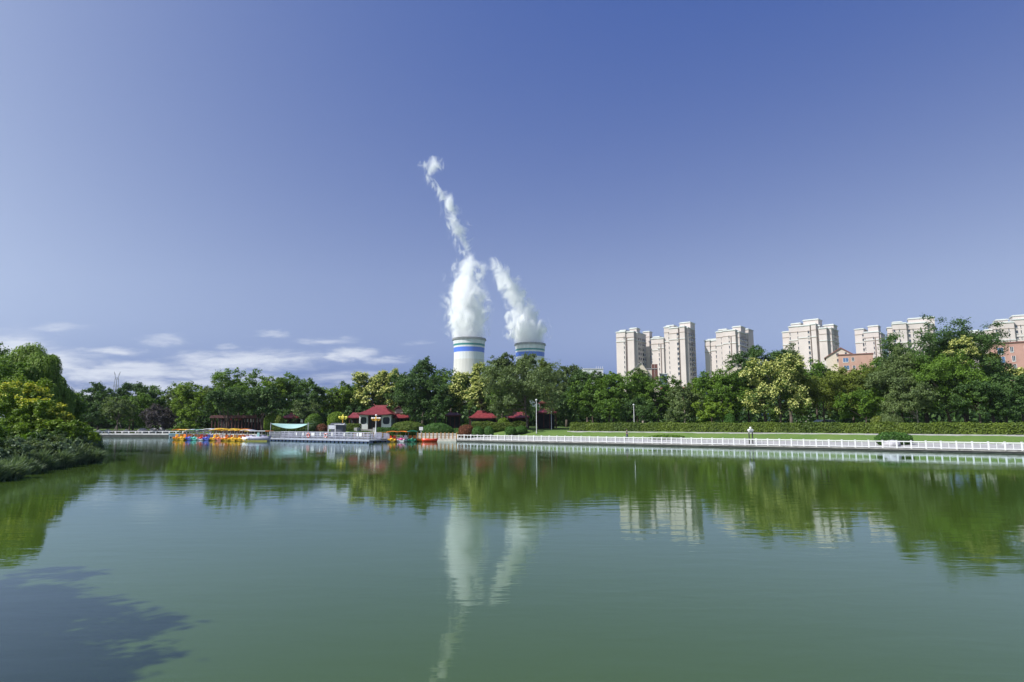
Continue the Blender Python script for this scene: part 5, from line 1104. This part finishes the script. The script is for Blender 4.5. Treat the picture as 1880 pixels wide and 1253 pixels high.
def pedal_boat(px, Y, yaw, hull, deck, seatm, can, label, hc=1.72, sc=1.0, canw=None):
    root = empty('pedal_boat', (xpx(px, Y, .3), Y, 0), R(yaw), label, 'pedal boat', 'canopied pedal boats moored at the dock'); W2 = .78 * sc
    m = MB()
    for q in (-1, 1): nose(m, q * .48 * sc, 2.5, .58 * sc, .62, .17)
    m.box(-.45 * sc, .45 * sc, -.9, 1.15, .05, .30); m.build('hull', hull, root)
    m = MB(); m.box(-.62 * sc, .62 * sc, -.85, -.45, .302, .50); m.ball((0, -.75, .42), .30 * sc, 10, .7); m.build('bow_cowl', deck, root)
    for q in (-1, 1):
        m = MB(); m.box(q * .36 - .26, q * .36 + .26, .0, .5, .303, .45); m.box(q * .36 - .26, q * .36 + .26, .48, .6, .44, .98); m.build('seat', seatm, root, bevel=.05)
    for q in (-1, 1):
        for yy in (-.55, 1.0): MB().tube((q * .66 * sc, yy, .3), (q * .62 * sc, yy, hc - .02), .022, .022, 6).build('canopy_post', STEEL, root)
    m = MB(); nu = 9; vs = []; cw = (canw or .88) * sc
    for j in range(5):
        for i in range(nu): u_ = i / (nu - 1) * 2 - 1; v_ = j / 4 * 2 - 1; vs.append((u_ * cw, .22 + v_ * 1.05, hc + .13 * (1 - u_ * u_) - .03 * v_ * v_))
    m.add(vs, [(j * nu + i, j * nu + i + 1, (j + 1) * nu + i + 1, (j + 1) * nu + i) for j in range(4) for i in range(nu - 1)], True); o = m.build('canopy', can, root); md = o.modifiers.new('s', 'SOLIDIFY'); md.thickness = .06
    MB().tube((0, -.3, .3), (0, -.12, .72), .03).build('tiller', STEEL, root); return root
PB = pedal_boat
PB(327, 106, 12, YEL, ORG, YEL, ORG, 'yellow pedal boat at the far left end of the moored row')
PB(339, 105, -6, YEL, YEL, ORG, CYW, 'second yellow pedal boat from the left, orange-yellow canopy')
PB(352, 104.5, 4, BLU, BLU, ORG, CLL, 'blue pedal boat with pale canopy, left blue one')
PB(362, 104, -5, TEA, TEA, ORG, GRN, 'teal pedal boat under a green canopy')
PB(372, 103.4, 6, WHT, RED, RED, CLL, 'white and red pedal boat between teal and blue ones')
PB(384, 102.8, -4, BLU, BLU, BLU, WHT, 'blue pedal boat with white canopy, right blue one', hc=1.85)
PB(396, 101.8, 7, YEL, YEL, YEL, CYW, 'yellow pedal boat right of the blue ones, orange-edged canopy')
PB(406, 101, -3, PNK, ORG, WHT, CYW, 'salmon pedal boat with white seats in the middle of the row', hc=1.92)
PB(418, 100.4, 5, YEL, ORG, ORG, CYW, 'yellow pedal boat with orange cowl right of the salmon one')
PB(432, 99.8, -6, YEL, YEL, YEL, CYW, 'yellow pedal boat third from the grey launch')
PB(443, 99.2, 5, YEL, YEL, ORG, CYW, 'yellow pedal boat second from the grey launch')
PB(454, 98.7, -8, YEL, WHT, RED, CLL, 'yellow pedal boat with white cowl next to the grey launch')
PB(720, 94.5, 6, YEL, YEL, RED, ORG, 'yellow pedal boat first in the right group', hc=1.55)
PB(739, 94.8, -5, WHT, MAG, WHT, ORG, 'white and magenta pedal boat in the right group', hc=1.55)
PB(757, 95.3, 8, GRN, GRN, ORG, GRN, 'dark green pedal boat in the right group', hc=1.6)
PB(400, 104.8, 9, BLU, LIL, ORG, CYW, 'pedal boat in the second row, just a yellow canopy over the salmon boat', hc=1.9)
PB(427, 103.2, -7, YEL, YEL, WHT, CYW, 'pedal boat in the second row behind the yellow-orange one', hc=1.86)
PB(448, 102.2, 3, YEL, YEL, ORG, ORG, 'pedal boat in the second row behind the two yellow ones by the launch', hc=1.84)
def open_hull(L, w_, h, n=12, sheer=.2):                 # pointed both-ended hull along x
    m = MB(); rings = []
    for k in range(n + 1):
        f = k / n * 2 - 1; e = max(.03, (1 - abs(f) ** 2.4)) ; zt_ = h + sheer * f * f; hw = w_ / 2 * e
        rings.append([(f * L / 2, -hw, zt_), (f * L / 2 * .93, -hw * .8, h * .35 + sheer * f * f * .5), (f * L / 2 * .86, 0, -.12), (f * L / 2 * .93, hw * .8, h * .35 + sheer * f * f * .5), (f * L / 2, hw, zt_), (f * L / 2 * .96, hw * .8, zt_ - .02), (f * L / 2 * .9, 0, zt_ - .14), (f * L / 2 * .96, -hw * .8, zt_ - .02)])
    vs = [p for r_ in rings for p in r_]; m.add(vs, [(k * 8 + i, (k + 1) * 8 + i, (k + 1) * 8 + (i + 1) % 8, k * 8 + (i + 1) % 8) for k in range(n) for i in range(8)] + [tuple(range(8)), tuple(n * 8 + i for i in range(7, -1, -1))], True); return m
for px, Y, L, c1, yaw, lb in ((775, 95.6, 2.2, ORG, -12, 'small orange open boat between green pedal boat and red boat'), (789, 95.2, 2.6, RED, 4, 'bright red open boat moored by the ochre railing')):
    root = empty('open_boat', (xpx(px, Y, .2), Y, 0), R(yaw), lb, 'boat', 'open boats in the right group'); open_hull(L, 1.1, .46, sheer=.1).build('hull', c1, root)
    for q in (-.45, .35): MB().box(q - .12, q + .12, -.42, .42, .40, .47).build('thwart', YEL, root)
# grey launch
Y = 98; root = empty('excursion_launch', (xpx(474, Y, .3), Y, 0), R(-6), 'grey-lilac excursion launch with white bow and orange-ended canopy at the left end of the dock', 'launch')
hg = open_hull(4.4, 1.5, .75, sheer=.14).build('hull', mat('launch_grey', (.33, .32, .42), .45, .1), root); MB().box(-1.7, 1.9, -.74, -.70, .02, .14).build('waterline_stripe', mat('ochre_stripe', (.30, .28, .05), .6), hg)
open_hull(1.3, .7, .5).build('bow_fender', WHT, root).location = (-1.9, -.3, .08)
for q in (-1.5, -.3, .9, 1.9): 
    for yy in (-.6, .6): MB().tube((q, yy, .6), (q, yy, 1.58), .025, .025, 6).build('canopy_post', WHITE, root)
m = MB(); m.box(-1.2, 1.5, -.75, .75, 1.6, 1.68); cn = m.build('canopy', WHT, root); MB().box(1.502, 2.2, -.75, .75, 1.6, 1.68).build('canopy_end', ORG, cn); MB().box(-2.0, -1.202, -.75, .75, 1.6, 1.68).build('canopy_end', CYW, cn)
for q in (-1.0, 0, 1.0): MB().box(q - .18, q + .18, -.5, .5, .62, .95).build('seat', LIL, root)
MB().box(.1, .5, -.62, -.55, .75, 1.4).build('window_panel', mat('teal_glass', (.3, .5, .5), .2), root)

# ------------------------------------------------------------------ person on the lakeside path
def person(px, Y, z, H, heading, label, shirtc, trouc):
    root = empty('person', (xpx(px, Y, 1), Y, z), heading, label, 'person'); k = H / 1.7
    J = dict(pel=(0, 0, .95), ch=(0, .01, 1.22), nk=(0, .0, 1.45), hd=(0, -.02, 1.58), ht=(0, -.01, 1.70), hl=(.09, 0, .9), kl=(.10, -.14, .5), al=(.10, -.10, .07), tl=(.10, -.30, .04), hr=(-.09, 0, .9), kr=(-.10, .08, .48), ar=(-.10, .32, .12), tr=(-.10, .18, .02),
             sl=(.19, 0, 1.38), el=(.24, .12, 1.12), wl=(.23, .06, .87), fl=(.22, .03, .78), sr=(-.19, 0, 1.38), er=(-.24, -.08, 1.12), wr=(-.22, -.24, .95), fr=(-.21, -.28, .88))
    rd = dict(pel=.13, ch=.15, nk=.06, hd=.10, ht=.07, hl=.09, kl=.06, al=.04, tl=.03, hr=.09, kr=.06, ar=.04, tr=.03, sl=.06, el=.045, wl=.032, fl=.03, sr=.06, er=.045, wr=.032, fr=.03)
    E_ = [('pel', 'ch'), ('ch', 'nk'), ('nk', 'hd'), ('hd', 'ht'), ('pel', 'hl'), ('hl', 'kl'), ('kl', 'al'), ('al', 'tl'), ('pel', 'hr'), ('hr', 'kr'), ('kr', 'ar'), ('ar', 'tr'), ('ch', 'sl'), ('sl', 'el'), ('el', 'wl'), ('wl', 'fl'), ('ch', 'sr'), ('sr', 'er'), ('er', 'wr'), ('wr', 'fr')]
    ks = list(J)
    def skin(name, keys, edges, m_, grow=0.0):
        me = bpy.data.meshes.new(name); me.from_pydata([tuple(c * k for c in J[q]) for q in keys], [(keys.index(a), keys.index(b_)) for a, b_ in edges], []); me.materials.append(m_)
        o = bpy.data.objects.new(name, me); COL.objects.link(o); o.parent = root; md = o.modifiers.new('skin', 'SKIN')
        lay = me.skin_vertices[0] if me.skin_vertices else None
        if lay is None:
            bpy.context.view_layer.objects.active = o; bpy.ops.mesh.customdata_skin_add(); lay = me.skin_vertices[0]
        for i, q in enumerate(keys): lay.data[i].radius = ((rd[q] + grow) * k,) * 2; lay.data[i].use_root = (i == 0)
        s_ = o.modifiers.new('sub', 'SUBSURF'); s_.levels = s_.render_levels = 1; return o
    skin('body', ks, E_, mat('skin', (.42, .26, .18), .6))
    tk = ['ch', 'pel', 'sl', 'el', 'sr', 'er']; skin('shirt', tk, [('ch', 'pel'), ('ch', 'sl'), ('sl', 'el'), ('ch', 'sr'), ('sr', 'er')], mat('shirt', shirtc, .8), .02)
    lk = ['pel', 'hl', 'kl', 'al', 'hr', 'kr', 'ar']; skin('trousers', lk, [('pel', 'hl'), ('hl', 'kl'), ('kl', 'al'), ('pel', 'hr'), ('hr', 'kr'), ('kr', 'ar')], mat('trousers', trouc, .8), .02)
    m = MB(); m.ball((0, .01 * k, 1.64 * k), .115 * k, 10, .95); m.build('hair', mat('hair', (.015, .012, .01), .6), root)
person(1151, 88.5, .36, 1.7, R(80), 'person in dark grey clothes walking along the path behind the balustrade', (.05, .06, .08), (.09, .10, .13))

# car under the trees
Y = 93; x = xpx(1516, Y, 2); g1 = gz(x, Y); cr_ = empty('parked_car', (x, Y, g1), R(10), 'silver-white car parked in the shade behind the hedge, under the olive locust', 'car')
m = MB(); m.prism_y([(-2.1, .3), (2.1, .3), (2.15, .75), (1.5, .95), (.9, 1.42), (-.9, 1.48), (-1.75, 1.0), (-2.15, .9)], -.85, .85); m.build('body', mat('car_silver', (.6, .61, .63), .3), cr_, bevel=.06)
m = MB(); m.prism_y([(1.3, .97), (.85, 1.36), (.05, 1.40), (.05, .97)], -.862, .862); m.build('side_window', GLASS, cr_); m = MB(); m.prism_y([(-.05, .97), (-.05, 1.40), (-.85, 1.41), (-1.5, .99)], -.862, .862); m.build('side_window', GLASS, cr_)
for q in (-1.3, 1.3):
    for yy in (-.78, .78): MB().tube((q, yy - .1, .32), (q, yy + .1, .32), .32, .32, 16).build('wheel', mat('tyre', (.02, .02, .02), .8), cr_)

# ------------------------------------------------------------------ haze
HM = bpy.data.materials.new('air'); HM.use_nodes = True; t = HM.node_tree; t.nodes.clear()
v = N(t, 'ShaderNodeVolumePrincipled'); v.inputs['Color'].default_value = (.78, .86, 1, 1); v.inputs['Density'].default_value = .00007; v.inputs['Anisotropy'].default_value = .1
o_ = N(t, 'ShaderNodeOutputMaterial'); t.links.new(v.outputs[0], o_.inputs['Volume'])
tag(MB().box(-2600, 2600, -200, 2600, -4, 640).build('haze', HM), kind='stuff')
